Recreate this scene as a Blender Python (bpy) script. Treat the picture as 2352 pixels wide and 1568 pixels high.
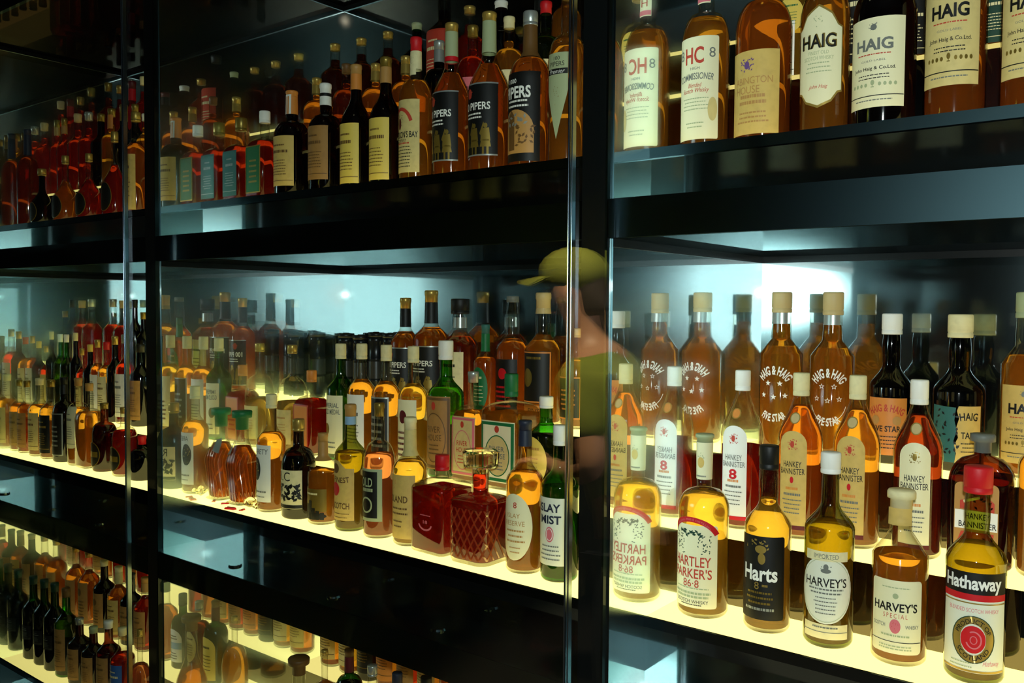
import bpy, bmesh, math, random
from mathutils import Vector, Matrix
random.seed(7)
for o in list(bpy.data.objects): bpy.data.objects.remove(o)
SC = bpy.context.scene
COL = SC.collection
R = math.radians

# ------------------------------------------------------------------ camera
cam = bpy.data.cameras.new('camera'); cam_o = bpy.data.objects.new('camera', cam); COL.objects.link(cam_o)
cam.sensor_fit = 'HORIZONTAL'; cam.sensor_width = 36.0; cam.lens = 2030.7 / 2352 * 36.0
cam.clip_start = 0.02; cam.clip_end = 50
EYE = Vector((0.0, -1.3, 1.55))
yaw, pit, rol = R(38.128), R(-2.187), R(0.398)
fwd = Vector((-math.sin(yaw) * math.cos(pit), math.cos(yaw) * math.cos(pit), math.sin(pit)))
rgt = Vector((math.cos(yaw), math.sin(yaw), 0)); upv = rgt.cross(fwd)
r2 = rgt * math.cos(rol) + upv * math.sin(rol); u2 = upv * math.cos(rol) - rgt * math.sin(rol)
mw = Matrix((r2, u2, -fwd)).transposed().to_4x4(); mw.translation = EYE
cam_o.matrix_world = mw
SC.camera = cam_o

# ------------------------------------------------------------------ world, exposure
w = bpy.data.worlds.new('world'); SC.world = w; w.use_nodes = True
w.node_tree.nodes['Background'].inputs[0].default_value = (0.55, 0.8, 1.0, 1)
w.node_tree.nodes['Background'].inputs[1].default_value = 0.0015
SC.view_settings.view_transform = 'Standard'; SC.view_settings.look = 'None'
SC.view_settings.exposure = 0.0; SC.view_settings.gamma = 1.0; SC.view_settings.use_curve_mapping = False
try:
    cy = SC.cycles
    cy.max_bounces = 12; cy.glossy_bounces = 6; cy.transmission_bounces = 10; cy.diffuse_bounces = 2
    cy.transparent_max_bounces = 24; cy.sample_clamp_indirect = 6.0; cy.blur_glossy = 0.5
    cy.use_adaptive_sampling = True; cy.adaptive_threshold = 0.03; cy.use_denoising = True
except Exception: pass
# the photographer's flash, beside the lens
fl = bpy.data.lights.new('camera_flash', 'POINT'); fl.shadow_soft_size = 0.018
fl.energy = 78.0; fl.color = (0.97, 0.99, 1.0)
fo = bpy.data.objects.new('camera_flash', fl); COL.objects.link(fo); fo.location = EYE + u2 * 0.07 - fwd * 0.03
SHELF_E = {'low': 1.15, 'mid': 2.5, 'top': 0.9}

# ------------------------------------------------------------------ materials
MATS = {}
def nmat(name):
    m = bpy.data.materials.new(name); m.use_nodes = True; nt = m.node_tree; nt.nodes.clear()
    out = nt.nodes.new('ShaderNodeOutputMaterial'); return m, nt, out
def N(nt, t, **k):
    n = nt.nodes.new(t)
    for a, v in k.items(): n.inputs[a].default_value = v
    return n
def c4(c): return (c[0], c[1], c[2], 1.0)
def srgb(h):
    v = [int(h[i:i + 2], 16) / 255 for i in (0, 2, 4)]
    return tuple(x / 12.92 if x <= 0.04045 else ((x + 0.055) / 1.055) ** 2.4 for x in v)
def solid(name, col, rough=0.55, metal=0.0, spec=0.5, grain=0.0):
    if name in MATS: return MATS[name]
    m, nt, out = nmat(name)
    p = N(nt, 'ShaderNodeBsdfPrincipled'); p.inputs['Base Color'].default_value = c4(col)
    p.inputs['Roughness'].default_value = rough; p.inputs['Metallic'].default_value = metal
    p.inputs['Specular IOR Level'].default_value = spec
    if grain:
        no = N(nt, 'ShaderNodeTexNoise'); no.inputs['Scale'].default_value = 90; no.inputs['Detail'].default_value = 4
        tc = nt.nodes.new('ShaderNodeTexCoord'); nt.links.new(tc.outputs['Object'], no.inputs['Vector'])
        mx = nt.nodes.new('ShaderNodeMixRGB'); mx.blend_type = 'MIX'
        mx.inputs[1].default_value = c4(col); mx.inputs[2].default_value = c4([x * (1 - grain) for x in col])
        rp = nt.nodes.new('ShaderNodeValToRGB'); rp.color_ramp.elements[0].position = 0.45; rp.color_ramp.elements[1].position = 0.7
        nt.links.new(no.outputs['Fac'], rp.inputs[0]); nt.links.new(rp.outputs[0], mx.inputs[0]); nt.links.new(mx.outputs[0], p.inputs['Base Color'])
    nt.links.new(p.outputs[0], out.inputs[0]); MATS[name] = m; return m
def panel(name, sharp, broad, rough, sharp_rough=0.015):
    """polished dark cabinet laminate: a crisp reflection plus a wide satin one"""
    m, nt, out = nmat(name)
    g1 = N(nt, 'ShaderNodeBsdfGlossy', Color=c4(sharp), Roughness=sharp_rough)
    g2 = N(nt, 'ShaderNodeBsdfGlossy', Color=c4(broad), Roughness=rough); g2.distribution = 'BECKMANN'
    ad = nt.nodes.new('ShaderNodeAddShader')
    nt.links.new(g1.outputs[0], ad.inputs[0]); nt.links.new(g2.outputs[0], ad.inputs[1]); nt.links.new(ad.outputs[0], out.inputs[0])
    MATS[name] = m; return m
def glass(name, tint, edge, refl=1.0):
    """thin bottle glass: clear straight on, deeper at grazing angles, fresnel reflection"""
    m, nt, out = nmat(name)
    lw = N(nt, 'ShaderNodeLayerWeight', Blend=0.35)
    mx = nt.nodes.new('ShaderNodeMixRGB'); mx.inputs[1].default_value = c4(tint); mx.inputs[2].default_value = c4(edge)
    nt.links.new(lw.outputs['Facing'], mx.inputs[0])
    tr = N(nt, 'ShaderNodeBsdfTransparent'); nt.links.new(mx.outputs[0], tr.inputs[0])
    gl = N(nt, 'ShaderNodeBsdfGlossy', Color=(refl, refl, refl, 1), Roughness=0.05 if name.startswith('glass_') else 0.0)
    fc = N(nt, 'ShaderNodeLayerWeight', Blend=0.5)      # Schlick fresnel, the same from both sides of the thin wall
    pw = nt.nodes.new('ShaderNodeMath'); pw.operation = 'POWER'; pw.inputs[1].default_value = 5.0
    fr = nt.nodes.new('ShaderNodeMath'); fr.operation = 'MULTIPLY_ADD'; fr.inputs[1].default_value = 0.9; fr.inputs[2].default_value = 0.05
    nt.links.new(fc.outputs['Facing'], pw.inputs[0]); nt.links.new(pw.outputs[0], fr.inputs[0])
    ms = nt.nodes.new('ShaderNodeMixShader')
    nt.links.new(fr.outputs[0], ms.inputs[0]); nt.links.new(tr.outputs[0], ms.inputs[1]); nt.links.new(gl.outputs[0], ms.inputs[2])
    nt.links.new(ms.outputs[0], out.inputs[0]); MATS[name] = m; return m
def liquid(name, col, ior=1.33):
    m, nt, out = nmat(name)
    c = [x ** 0.5 for x in col]
    g = N(nt, 'ShaderNodeBsdfRefraction', Color=c4(c), Roughness=0.0, IOR=ior)
    tl = N(nt, 'ShaderNodeBsdfTranslucent', Color=c4(col)); df = N(nt, 'ShaderNodeBsdfDiffuse', Color=c4(col))
    m1 = N(nt, 'ShaderNodeMixShader', Fac=0.22); m2 = N(nt, 'ShaderNodeMixShader', Fac=0.21)
    nt.links.new(tl.outputs[0], m1.inputs[1]); nt.links.new(df.outputs[0], m1.inputs[2])
    nt.links.new(g.outputs[0], m2.inputs[1]); nt.links.new(m1.outputs[0], m2.inputs[2]); nt.links.new(m2.outputs[0], out.inputs[0]); MATS[name] = m; return m
def emit(name, col, s):
    m, nt, out = nmat(name)
    e = N(nt, 'ShaderNodeEmission', Color=c4(col), Strength=s); nt.links.new(e.outputs[0], out.inputs[0]); MATS[name] = m; return m

panel('mirror_panel', (0.84, 0.87, 0.86), (0.31, 0.42, 0.435), 0.26)
panel('back_panel', (0.42, 0.47, 0.47), (0.07, 0.10, 0.105), 0.26, 0.05)
panel('fascia_black', (0.030, 0.032, 0.032), (0.022, 0.040, 0.046), 0.44)
panel('riser_black', (0.15, 0.13, 0.10), (0.004, 0.005, 0.005), 0.4)
panel('recess_panel', (0.38, 0.43, 0.43), (0.03, 0.06, 0.056), 0.27, 0.06)
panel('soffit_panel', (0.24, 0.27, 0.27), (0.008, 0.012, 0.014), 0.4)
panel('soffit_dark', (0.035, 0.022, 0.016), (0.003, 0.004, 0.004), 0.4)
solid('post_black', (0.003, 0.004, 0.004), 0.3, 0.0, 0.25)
solid('metal_trim', (0.55, 0.60, 0.62), 0.18, 1.0)
solid('pane_edge', (0.42, 0.52, 0.58), 0.15, 1.0)
glass('pane_glass', (0.96, 0.985, 0.975), (0.85, 0.95, 0.92), 0.8)
for k, s in SHELF_E.items(): emit('lit_acrylic_' + k, (1.0, 0.78, 0.24), s)
GL = {'clear': ((0.95, 0.96, 0.93), (0.50, 0.48, 0.38)), 'green': ((0.17, 0.60, 0.09), (0.015, 0.13, 0.012)),
      'olive': ((0.70, 0.72, 0.30), (0.07, 0.14, 0.02)), 'brown': ((0.40, 0.14, 0.04), (0.06, 0.015, 0.005)),
      'dark': ((0.10, 0.035, 0.018), (0.01, 0.004, 0.003)), 'bottle': ((0.06, 0.20, 0.06), (0.004, 0.02, 0.006)),
      'smoke': ((0.55, 0.55, 0.48), (0.2, 0.2, 0.17))}
for k, (a, b) in GL.items(): glass('glass_' + k, a, b)
LQ = {'amber': (1.0, 0.47, 0.06), 'gold': (1.0, 0.64, 0.10), 'orange': (1.0, 0.33, 0.035), 'red': (0.80, 0.05, 0.015),
      'deep': (0.50, 0.07, 0.015), 'dark': (0.20, 0.03, 0.012), 'pale': (1.0, 0.74, 0.28), 'brown': (0.55, 0.15, 0.03),
      'black': (0.035, 0.015, 0.01), 'blush': (1.0, 0.38, 0.18)}
for k, a in LQ.items(): liquid('liquid_' + k, a)
PAINT = {'white': 'F2F2EA', 'cream': 'EDE2AE', 'ivory': 'EFE9BE', 'yellow': 'E6C95A', 'gold': 'B79A4C', 'oldgold': '8C7530', 'black': '0B0C0B',
         'red': 'C8101C', 'brick': 'C0402C', 'orange': 'D98838', 'green': '0F6B3A', 'navy': '20283C', 'blue': '2E5FA8', 'grey': '6E726C', 'silver': 'AEB4B0',
         'cork': 'C9B27C', 'brown': '6A4A22', 'tan': 'B98A4A', 'darkgreen': '0C3A2A', 'sage': 'A9B489', 'pink': 'D9707A', 'purple': '6B4A86', 'sky': '8FB4D6',
         'label_gold': 'D8B765', 'label_tan': 'A87C42', 'teal': '2E6A66', 'maroon': '5A1018', 'parch': 'D8C480', 'paleblue': 'E6E8D4'}
def paint(c):
    n = 'paint_' + c
    if n in MATS: return MATS[n]
    if c in ('gold', 'oldgold', 'silver'): return solid(n, srgb(PAINT[c]), 0.34, 0.55)
    if c in ('label_tan', 'parch', 'label_gold', 'cream'): return solid(n, srgb(PAINT[c]), 0.6, 0.0, 0.3, 0.12)
    return solid(n, srgb(PAINT[c]), 0.5, 0.0, 0.4)

# ------------------------------------------------------------------ object helpers
def link(name, me, mat, parent=None, smooth=False):
    o = bpy.data.objects.new(name, me); COL.objects.link(o)
    if mat is not None and not me.materials: me.materials.append(MATS[mat] if isinstance(mat, str) else mat)
    if parent is not None: o.parent = parent
    if smooth:
        me.polygons.foreach_set('use_smooth', [True] * len(me.polygons))
    return o
def from_bm(name, bm, mat, parent=None, smooth=False):
    me = bpy.data.meshes.new(name); bm.to_mesh(me); bm.free(); return link(name, me, mat, parent, smooth)
def add_box(bm, x0, x1, y0, y1, z0, z1):
    v = [bm.verts.new(p) for p in ((x0, y0, z0), (x1, y0, z0), (x1, y1, z0), (x0, y1, z0), (x0, y0, z1), (x1, y0, z1), (x1, y1, z1), (x0, y1, z1))]
    for f in ((3, 2, 1, 0), (4, 5, 6, 7), (0, 1, 5, 4), (1, 2, 6, 5), (2, 3, 7, 6), (3, 0, 4, 7)): bm.faces.new([v[i] for i in f])
def box(name, x0, x1, y0, y1, z0, z1, mat, parent=None, bev=0.0):
    bm = bmesh.new(); add_box(bm, x0, x1, y0, y1, z0, z1)
    if bev: bmesh.ops.bevel(bm, geom=bm.edges[:], offset=bev, segments=2, affect='EDGES')
    return from_bm(name, bm, mat, parent)
def thing(name, label, cat, loc=(0, 0, 0), rotz=0.0, group=None):
    o = bpy.data.objects.new(name, None); COL.objects.link(o); o.empty_display_size = 0.05
    o.location = loc; o.rotation_euler = (0, 0, rotz); o['label'] = label; o['category'] = cat
    if group: o['group'] = group
    return o
def struct(o): o['kind'] = 'structure'; return o
# ------------------------------------------------------------------ room
solid('room_dark', (0.012, 0.012, 0.013), 0.8); solid('room_carpet', (0.02, 0.016, 0.014), 0.95, grain=0.4); solid('room_ceiling', (0.01, 0.01, 0.011), 0.85)
struct(box('floor', -5.2, 3.2, -4.2, 0.9, -0.05, 0.0, 'room_carpet'))
struct(box('ceiling', -5.2, 3.2, -4.2, 0.9, 2.9, 2.95, 'room_ceiling'))
struct(box('wall_back', -5.2, 3.2, 0.9, 0.95, 0.0, 2.9, 'room_dark'))
struct(box('wall_front', -5.2, 3.2, -4.25, -4.2, 0.0, 2.9, 'room_dark'))
struct(box('wall_left', -5.25, -5.2, -4.2, 0.9, 0.0, 2.9, 'room_dark'))
struct(box('wall_right', 3.2, 3.25, -4.2, 0.9, 0.0, 2.9, 'room_dark'))

# ------------------------------------------------------------------ cabinet wall
XM = [-3.289, -2.040, -0.7358, 0.5512]       # mirror faces looking right (left end of each bay)
PW = 0.0485                                    # post width
YF, YM, YB = -0.125, -0.1125, 0.478            # post front, start of the mirrors, back panel
TD, TR = 0.1495, {'low': 0.104, 'mid': 0.1235, 'top': 0.1235}                        # tier depth, tier rise
ZS = {'low': 0.3085, 'mid': 1.03, 'top': 1.814}
ZL = {'low': 0.2145, 'mid': 0.936, 'top': 1.720}
ZSOF = {'low': 0.869, 'mid': 1.659, 'top': 2.436}
BAY = ['left', 'centre', 'right']
for i, x in enumerate(XM):
    p = thing('cabinet_post', ['black upright post at the far left end of the cabinets', 'black upright post between the left and centre cabinet bays',
              'black upright post between the centre and right cabinet bays', 'black upright post at the right end of the right cabinet bay'][i], 'post', (x - PW / 2, YF, 0.0), 0, 'cabinet posts')
    box('post_body', -PW / 2 + .001, PW / 2 - .001, 0.0, YB - YF + .02, 0.0, 2.7, 'post_black', p)
    box('corner_trim', PW / 2 - .0035, PW / 2 + .0002, -.0008, 0.012, 0.05, 2.6, 'fascia_black', p)
for b in range(3):
    xl, xr = XM[b] + .0005, XM[b + 1] - PW - .0005
    cab = thing('display_cabinet', ['black built-in display cabinet with lit bottle shelves, bay left of the left post',
                'black built-in display cabinet with lit bottle shelves, bay between the two posts',
                'black built-in display cabinet with lit bottle shelves, bay right of the thick post'][b], 'cabinet', ((xl + xr) / 2, 0, 0), 0, 'display cabinet bays')
    ox = (xl + xr) / 2
    def cb(name, x0, x1, y0, y1, z0, z1, m, par=None, bev=0.0):
        return box(name, x0 - ox, x1 - ox, y0, y1, z0, z1, m, par or cab, bev)
    cb('side_panel', xl, xl + .003, YM, YB, 0.06, 2.6, 'mirror_panel')
    cb('side_panel', xr - .003, xr, YM, YB, 0.06, 2.6, 'mirror_panel')
    cb('back_panel', xl, xr, YB, YB + .012, 0.06, 2.6, 'back_panel')
    for lv in ('low', 'mid', 'top'):
        zs, zl, zf = ZS[lv], ZL[lv], ZSOF[lv]
        for t in range(3):
            z = zs + TR[lv] * t; y0 = TD * t; y1 = TD * (t + 1) if t < 2 else YB
            lp = cb('light_panel', xl + .001, xr - .001, y0 + (.0 if t else .0), y1, z - .007, z, 'lit_acrylic_' + lv)
            if t: cb('riser', xl + .001, xr - .001, y0 + .001, y0 + .006, z - TR[lv], z - .007, 'riser_black')
        cb('recess_panel', xl + .001, xr - .001, 0.004, 0.016, zl, zs - .007, 'recess_panel')
        cb('shelf_edge', xl + .001, xr - .001, -0.002, 0.004, zs - .016, zs + .0012, 'fascia_black')
        cb('ledge', xl + .001, xr - .001, YF + .002, 0.004, zl - .012, zl, 'soffit_panel')
        zb = {'low': 0.06, 'mid': ZSOF['low'], 'top': ZSOF['mid']}[lv]
        cb('fascia', xl + .001, xr - .001, YF, YF + .012, zb, zl - .0005, 'fascia_black')
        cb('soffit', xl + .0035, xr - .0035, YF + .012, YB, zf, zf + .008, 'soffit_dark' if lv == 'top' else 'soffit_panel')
        cb('top_trim', xl + .0035, xr - .0035, YB - .004, YB, zf - .013, zf, 'post_black')  # black trim under the soffit, along the back and left side panels
        cb('top_trim', xl + .003, xl + .006, YF + .012, YB - .004, zf - .013, zf, 'post_black')
    cb('header', xl + .001, xr - .001, YF, YF + .012, ZSOF['top'], 2.7, 'fascia_black')
    # round cover caps on the ledges
    for lv in ('mid',):
        for fx in (0.20, 0.48, 0.72):
            bm = bmesh.new(); bmesh.ops.create_cone(bm, cap_ends=True, segments=24, radius1=0.016, radius2=0.014, depth=0.004)
            bmesh.ops.translate(bm, verts=bm.verts, vec=(xl + (xr - xl) * fx - ox, -0.075, ZL[lv] + .0021))
            from_bm('cover_cap', bm, 'soffit_panel', cab)
# glass fronts, one pane per bay
YG = -0.1885
GX = [x - PW / 2 for x in XM]
for b in range(3):
    x0, x1 = GX[b] + .004, GX[b + 1] - .004
    g = thing('glass_screen', ['tall clear glass screen in front of the left cabinet bay', 'tall clear glass screen in front of the centre cabinet bay',
              'tall clear glass screen in front of the right cabinet bay'][b], 'glass screen', ((x0 + x1) / 2, YG, 0.03), 0, 'cabinet glass fronts')
    hw = (x1 - x0) / 2
    box('glass_sheet', -hw, hw, -.005, .005, 0, 2.55, 'pane_glass', g)
    box('polished_edge', hw - .0005, hw + .0022, -.0052, .0052, 0, 2.55, 'pane_edge', g, .0008)
    box('polished_edge', -hw - .0022, -hw + .0005, -.0052, .0052, 0, 2.55, 'pane_edge', g, .0008)
    box('bottom_channel', -hw, hw, -.012, .012, -.03, .012, 'metal_trim', g)
# ------------------------------------------------------------------ bottle geometry
def lerp(a, b, t): return a + (b - a) * t
def profile(hs, he, nb, nt, style, bulge=0.0, foot=.9, taper=1.0):
    """(height fraction, radius fraction) pairs up the outside of a bottle"""
    P = [(0, foot * .96), (.004, foot), (.014, .965), (.028, 1.0 * taper), (hs, 1.0)]
    n = 8
    for i in range(1, n + 1):
        t = i / n
        if style == 'round': q = math.sqrt(max(0, 1 - t * t))
        elif style == 's': q = .5 + .5 * math.cos(math.pi * t)
        elif style == 'cone': q = 1 - t
        elif style == 'bell': q = (1 - t) ** 1.7 * .55 + .45 * (.5 + .5 * math.cos(math.pi * t))
        else: q = (1 - t ** 3)
        P.append((lerp(hs, he, t), nb + (1 - nb) * q))
    m = 6
    for i in range(1, m + 1):
        t = i / m
        P.append((lerp(he, 1.0, t), lerp(nb, nt, t) + bulge * math.sin(math.pi * min(1, t * 1.35)) * (1 if t < .75 else 0)))
    return P
class Bottle:
    def __init__(s, h, r, P, nb, cq=1.0, dq=1.0, seg=28, flip=1):
        s.h, s.r, s.P, s.nb, s.cq, s.dq, s.seg = h, r, P, nb, cq, dq, seg
    def rf(s, z):
        q = z / s.h
        for (a, x), (b, y) in zip(s.P, s.P[1:]):
            if q <= b: return lerp(x, y, (q - a) / (b - a) if b > a else 1)
        return s.P[-1][1]
    def sect(s, rf, off=0.0):
        a = rf * s.r; k = max(0, min(1, (rf - s.nb) / (1 - s.nb + 1e-6))) if s.nb < 1 else 1
        b = a * (1 + (s.dq - 1) * k); c = min(a, b) * (1 + (s.cq - 1) * k)
        return a + off, b + off, c + max(off, -c * .9)
    def ring(s, abc, z):
        a, b, c = abc; m = max(2, s.seg // 4); out = []
        for qd in range(4):
            for i in range(m):
                th = (qd + (i + .5) / m) * math.pi / 2
                cxp, cyp = (a - c) * (1 if math.cos(th) > 0 else -1), (b - c) * (1 if math.sin(th) > 0 else -1)
                out.append((cxp + c * math.cos(th), cyp + c * math.sin(th), z))
        return out
    def lathe(s, pts, cap0=True, cap1=True):
        """pts: list of (z, (a,b,c))"""
        bm = bmesh.new(); rows = [[bm.verts.new(p) for p in s.ring(abc, z)] for z, abc in pts]
        n = len(rows[0])
        for r0, r1 in zip(rows, rows[1:]):
            for i in range(n):
                j = (i + 1) % n
                bm.faces.new((r0[i], r0[j], r1[j], r1[i]))
        if cap0: bm.faces.new(list(reversed(rows[0])))
        if cap1: bm.faces.new(rows[-1])
        return bm
    def body(s, ztop):
        pts = [(f * s.h, s.sect(x)) for f, x in s.P if f * s.h < ztop - 1e-4]
        pts.append((ztop, s.sect(s.rf(ztop)))); return s.lathe(pts)
    def fill(s, zfill, t=.0022, zb=.007):
        pts = []
        for f, x in s.P:
            z = f * s.h
            if zb + .003 < z < zfill - .0005: pts.append((z, s.sect(x, -t)))
        base = s.sect(s.rf(zb + .004), -t)
        pts = [(zb, tuple(q * .93 for q in base)), (zb + .003, base)] + pts + [(zfill, s.sect(s.rf(zfill), -t))]
        return s.lathe(pts)
    def sleeve(s, z0, z1, off=.0008, n=5):
        zs = [lerp(z0, z1, i / n) for i in range(n + 1)]
        return s.lathe([(z, s.sect(s.rf(z), off)) for z in zs], False, False)
    def surf(s, u, z, lift):
        a, b, c = s.sect(s.rf(z), lift)
        a0, b0, c0 = s.sect(s.rf(z))
        sg = 1 if u >= 0 else -1; q = abs(u); f1 = a0 - c0; arc = c0 * math.pi / 2
        if q <= f1: x, y = q, -b
        elif q <= f1 + arc:
            th = (q - f1) / c0; x, y = f1 + c * math.sin(th), -(b0 - c0) - c * math.cos(th)
        else:
            q2 = q - f1 - arc; side = 2 * (b0 - c0)
            if q2 <= side: x, y = a, -(b0 - c0) + q2
            else:
                th = min(math.pi / 2, (q2 - side) / c0); x, y = f1 + c * math.cos(th), (b0 - c0) + c * math.sin(th)
        return (sg * x, y, z)
    def decal(s, name, polys, mat, parent, lift):
        bm = bmesh.new()
        for pl in polys:
            try: bm.faces.new([bm.verts.new((u, v, 0)) for u, v in pl])
            except ValueError: pass
        return s.wrap(name, bm, mat, parent, lift)
    def wrap(s, name, bm, mat, parent, lift):
        xs = [v.co.x for v in bm.verts]; ys = [v.co.y for v in bm.verts]
        if not xs: bm.free(); return None
        st = max(.0035, s.r * .16); k = math.ceil(min(xs) / st)
        while k * st < max(xs):
            bmesh.ops.bisect_plane(bm, geom=bm.verts[:] + bm.edges[:] + bm.faces[:], plane_co=(k * st, 0, 0), plane_no=(1, 0, 0)); k += 1
        for f, x in s.P:
            z = f * s.h
            if min(ys) < z < max(ys):
                bmesh.ops.bisect_plane(bm, geom=bm.verts[:] + bm.edges[:] + bm.faces[:], plane_co=(0, z, 0), plane_no=(0, 1, 0))
        for v in bm.verts: v.co = s.surf(v.co.x, v.co.y, lift)
        return from_bm(name, bm, mat, parent, True)

# ------------------------------------------------------------------ lettering
TCACHE = {}
def glyphs(text, bold=0.0, shear=0.0):
    key = (text, bold, shear)
    if key in TCACHE: return TCACHE[key]
    cu = bpy.data.curves.new('lettering', 'FONT'); cu.body = text; cu.align_x = 'CENTER'; cu.size = 1.0; cu.resolution_u = 3
    cu.offset = bold; cu.shear = shear; cu.fill_mode = 'FRONT'
    o = bpy.data.objects.new('lettering', cu); COL.objects.link(o)
    me = bpy.data.meshes.new_from_object(o)
    V = [(v.co.x, v.co.y) for v in me.vertices]; F = [tuple(p.vertices) for p in me.polygons]
    bpy.data.objects.remove(o); bpy.data.curves.remove(cu); bpy.data.meshes.remove(me)
    xs = [a for a, _ in V] or [0]; ys = [b for _, b in V] or [0]
    TCACHE[key] = (V, F, min(xs), max(xs), min(ys), max(ys)); return TCACHE[key]
def text_polys(text, u, v, hgt, width=None, bold=0.0, shear=0.0, arc=None):
    """polygons of a line of text centred on (u, v); arc = signed radius of a curved baseline"""
    V, F, x0, x1, y0, y1 = glyphs(text, bold, shear)
    sy = hgt / max(1e-6, (y1 - y0)); sx = (width / (x1 - x0)) if width else sy
    out = []
    pts = []
    for x, y in V:
        X = (x - (x0 + x1) / 2) * sx; Y = (y - (y0 + y1) / 2) * sy
        if arc:
            rr = abs(arc); th = X / rr
            if arc > 0: X, Y = (rr + Y) * math.sin(th), (rr + Y) * math.cos(th) - rr
            else: X, Y = (rr - Y) * math.sin(th), rr - (rr - Y) * math.cos(th)
        pts.append((u + X, v + Y))
    for f in F: out.append([pts[i] for i in f])
    return out
def rows(u, v0, n, dv, w, hgt, seed=1):
    """lines of print too small to read: rows of short strokes"""
    rg = random.Random(seed); out = []
    for i in range(n):
        v = v0 - i * dv; x = -w / 2 * rg.uniform(.7, 1); e = -x
        while x < e:
            ln = rg.uniform(.03, .10) * w; x2 = min(e, x + ln)
            out.append([(u + x, v), (u + x2, v), (u + x2, v + hgt), (u + x, v + hgt)]); x = x2 + w * .018
    return out
def rect(u, v0, v1, w): return [(u - w / 2, v0), (u + w / 2, v0), (u + w / 2, v1), (u - w / 2, v1)]
def rrect(u, v0, v1, w, c):
    out = []
    for cx_, cy_, a0 in ((u + w / 2 - c, v0 + c, -90), (u + w / 2 - c, v1 - c, 0), (u - w / 2 + c, v1 - c, 90), (u - w / 2 + c, v0 + c, 180)):
        for i in range(6): a = R(a0 + i * 18); out.append((cx_ + c * math.cos(a), cy_ + c * math.sin(a)))
    return out
def arch(u, v0, v1, w):
    out = [(u - w / 2, v0), (u + w / 2, v0)]; rr = w / 2; rv = min(rr, (v1 - v0) * .6)
    for i in range(15): a = math.pi * i / 14; out.append((u + rr * math.cos(a), v1 - rv + rv * math.sin(a)))
    return out
def oval(u, v, a, b, n=28): return [(u + a * math.cos(2 * math.pi * i / n), v + b * math.sin(2 * math.pi * i / n)) for i in range(n)]
def annulus(u, v, a, b, t, n=32, a0=0, a1=360):
    out = []
    for i in range(n):
        p, q = R(a0 + (a1 - a0) * i / n), R(a0 + (a1 - a0) * (i + 1) / n)
        out.append([(u + a * math.cos(p), v + b * math.sin(p)), (u + a * math.cos(q), v + b * math.sin(q)),
                    (u + (a - t) * math.cos(q), v + (b - t) * math.sin(q)), (u + (a - t) * math.cos(p), v + (b - t) * math.sin(p))])
    return out
def outline(poly, t):
    cx_ = sum(p[0] for p in poly) / len(poly); cy_ = sum(p[1] for p in poly) / len(poly); out = []
    mx = max(abs(p[0] - cx_) for p in poly); my = max(abs(p[1] - cy_) for p in poly)
    ins = [(cx_ + (x - cx_) * (1 - t / mx), cy_ + (y - cy_) * (1 - t / my)) for x, y in poly]
    for i in range(len(poly)):
        j = (i + 1) % len(poly); out.append([poly[i], poly[j], ins[j], ins[i]])
    return out
def star(u, v, r, hollow=False):
    p = [(u + r * (1 if i % 2 == 0 else .42) * math.sin(math.pi * i / 5), v + r * (1 if i % 2 == 0 else .42) * math.cos(math.pi * i / 5)) for i in range(10)]
    if not hollow: return [p]
    out = []
    for i in range(10):
        j = (i + 1) % 10; a, b = p[i], p[j]
        ia, ib = [(u + (x - u) * .62, v + (y - v) * .62) for x, y in (a, b)]; out.append([a, b, ib, ia])
    return out
def leafy(u, v, w, h, n, seed):
    rg = random.Random(seed); out = []
    for i in range(n):
        x, y = u + rg.uniform(-.5, .5) * w, v + rg.uniform(-.5, .5) * h; a = rg.uniform(0, 6.28); s = w * .095
        out.append([(x + s * math.cos(a), y + s * math.sin(a)), (x + s * .5 * math.cos(a + 1.6), y + s * .5 * math.sin(a + 1.6)),
                    (x - s * math.cos(a), y - s * math.sin(a)), (x + s * .5 * math.cos(a - 1.6), y + s * .5 * math.sin(a - 1.6))])
    return out

# ------------------------------------------------------------------ bottle kinds: shoulder start, shoulder end, neck, lip, shoulder, extras
KINDS = {
 'std':   dict(p=(.60, .74, .36, .32, 's')),
 'slim':  dict(p=(.58, .72, .40, .36, 'round')),
 'round': dict(p=(.56, .72, .34, .30, 'round')),
 'cone':  dict(p=(.62, .76, .40, .36, 'cone')),
 'bulb':  dict(p=(.56, .70, .40, .33, 's', .05)),
 'tallsh': dict(p=(.52, .76, .34, .32, 's')),
 'hartley': dict(p=(.585, .705, .28, .31, 'round')),
 'bell':  dict(p=(.58, .89, .31, .27, 's')),
 'five':  dict(p=(.61, .705, .47, .38, 'cone')),
 'dark5': dict(p=(.50, .66, .40, .30, 's', .07)),
 'jug':   dict(p=(.48, .70, .30, .28, 'round'), foot=.94),
 'sq':    dict(p=(.56, .70, .34, .30, 'round'), cq=.28),
 'sqlow': dict(p=(.66, .76, .30, .29, 'round'), cq=.22),
 'flat':  dict(p=(.58, .72, .34, .30, 'round'), cq=.55, dq=.62),
 'hip':   dict(p=(.62, .84, .26, .26, 'round'), cq=.6, dq=.55),
 'squat': dict(p=(.52, .72, .32, .28, 'round')),
 'flagon': dict(p=(.34, .66, .26, .25, 's')),
 'globe': dict(p=(.30, .62, .22, .22, 'round')),
 'decanter': dict(p=(.42, .72, .44, .46, 's'), cq=.5, taper=.78),
 'crystal': dict(p=(.54, .60, .34, .36, 'flat'), cq=.5, foot=.97),
}
def rotxy(o, a): o.rotation_euler.z = a
PROTO = {}
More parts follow.
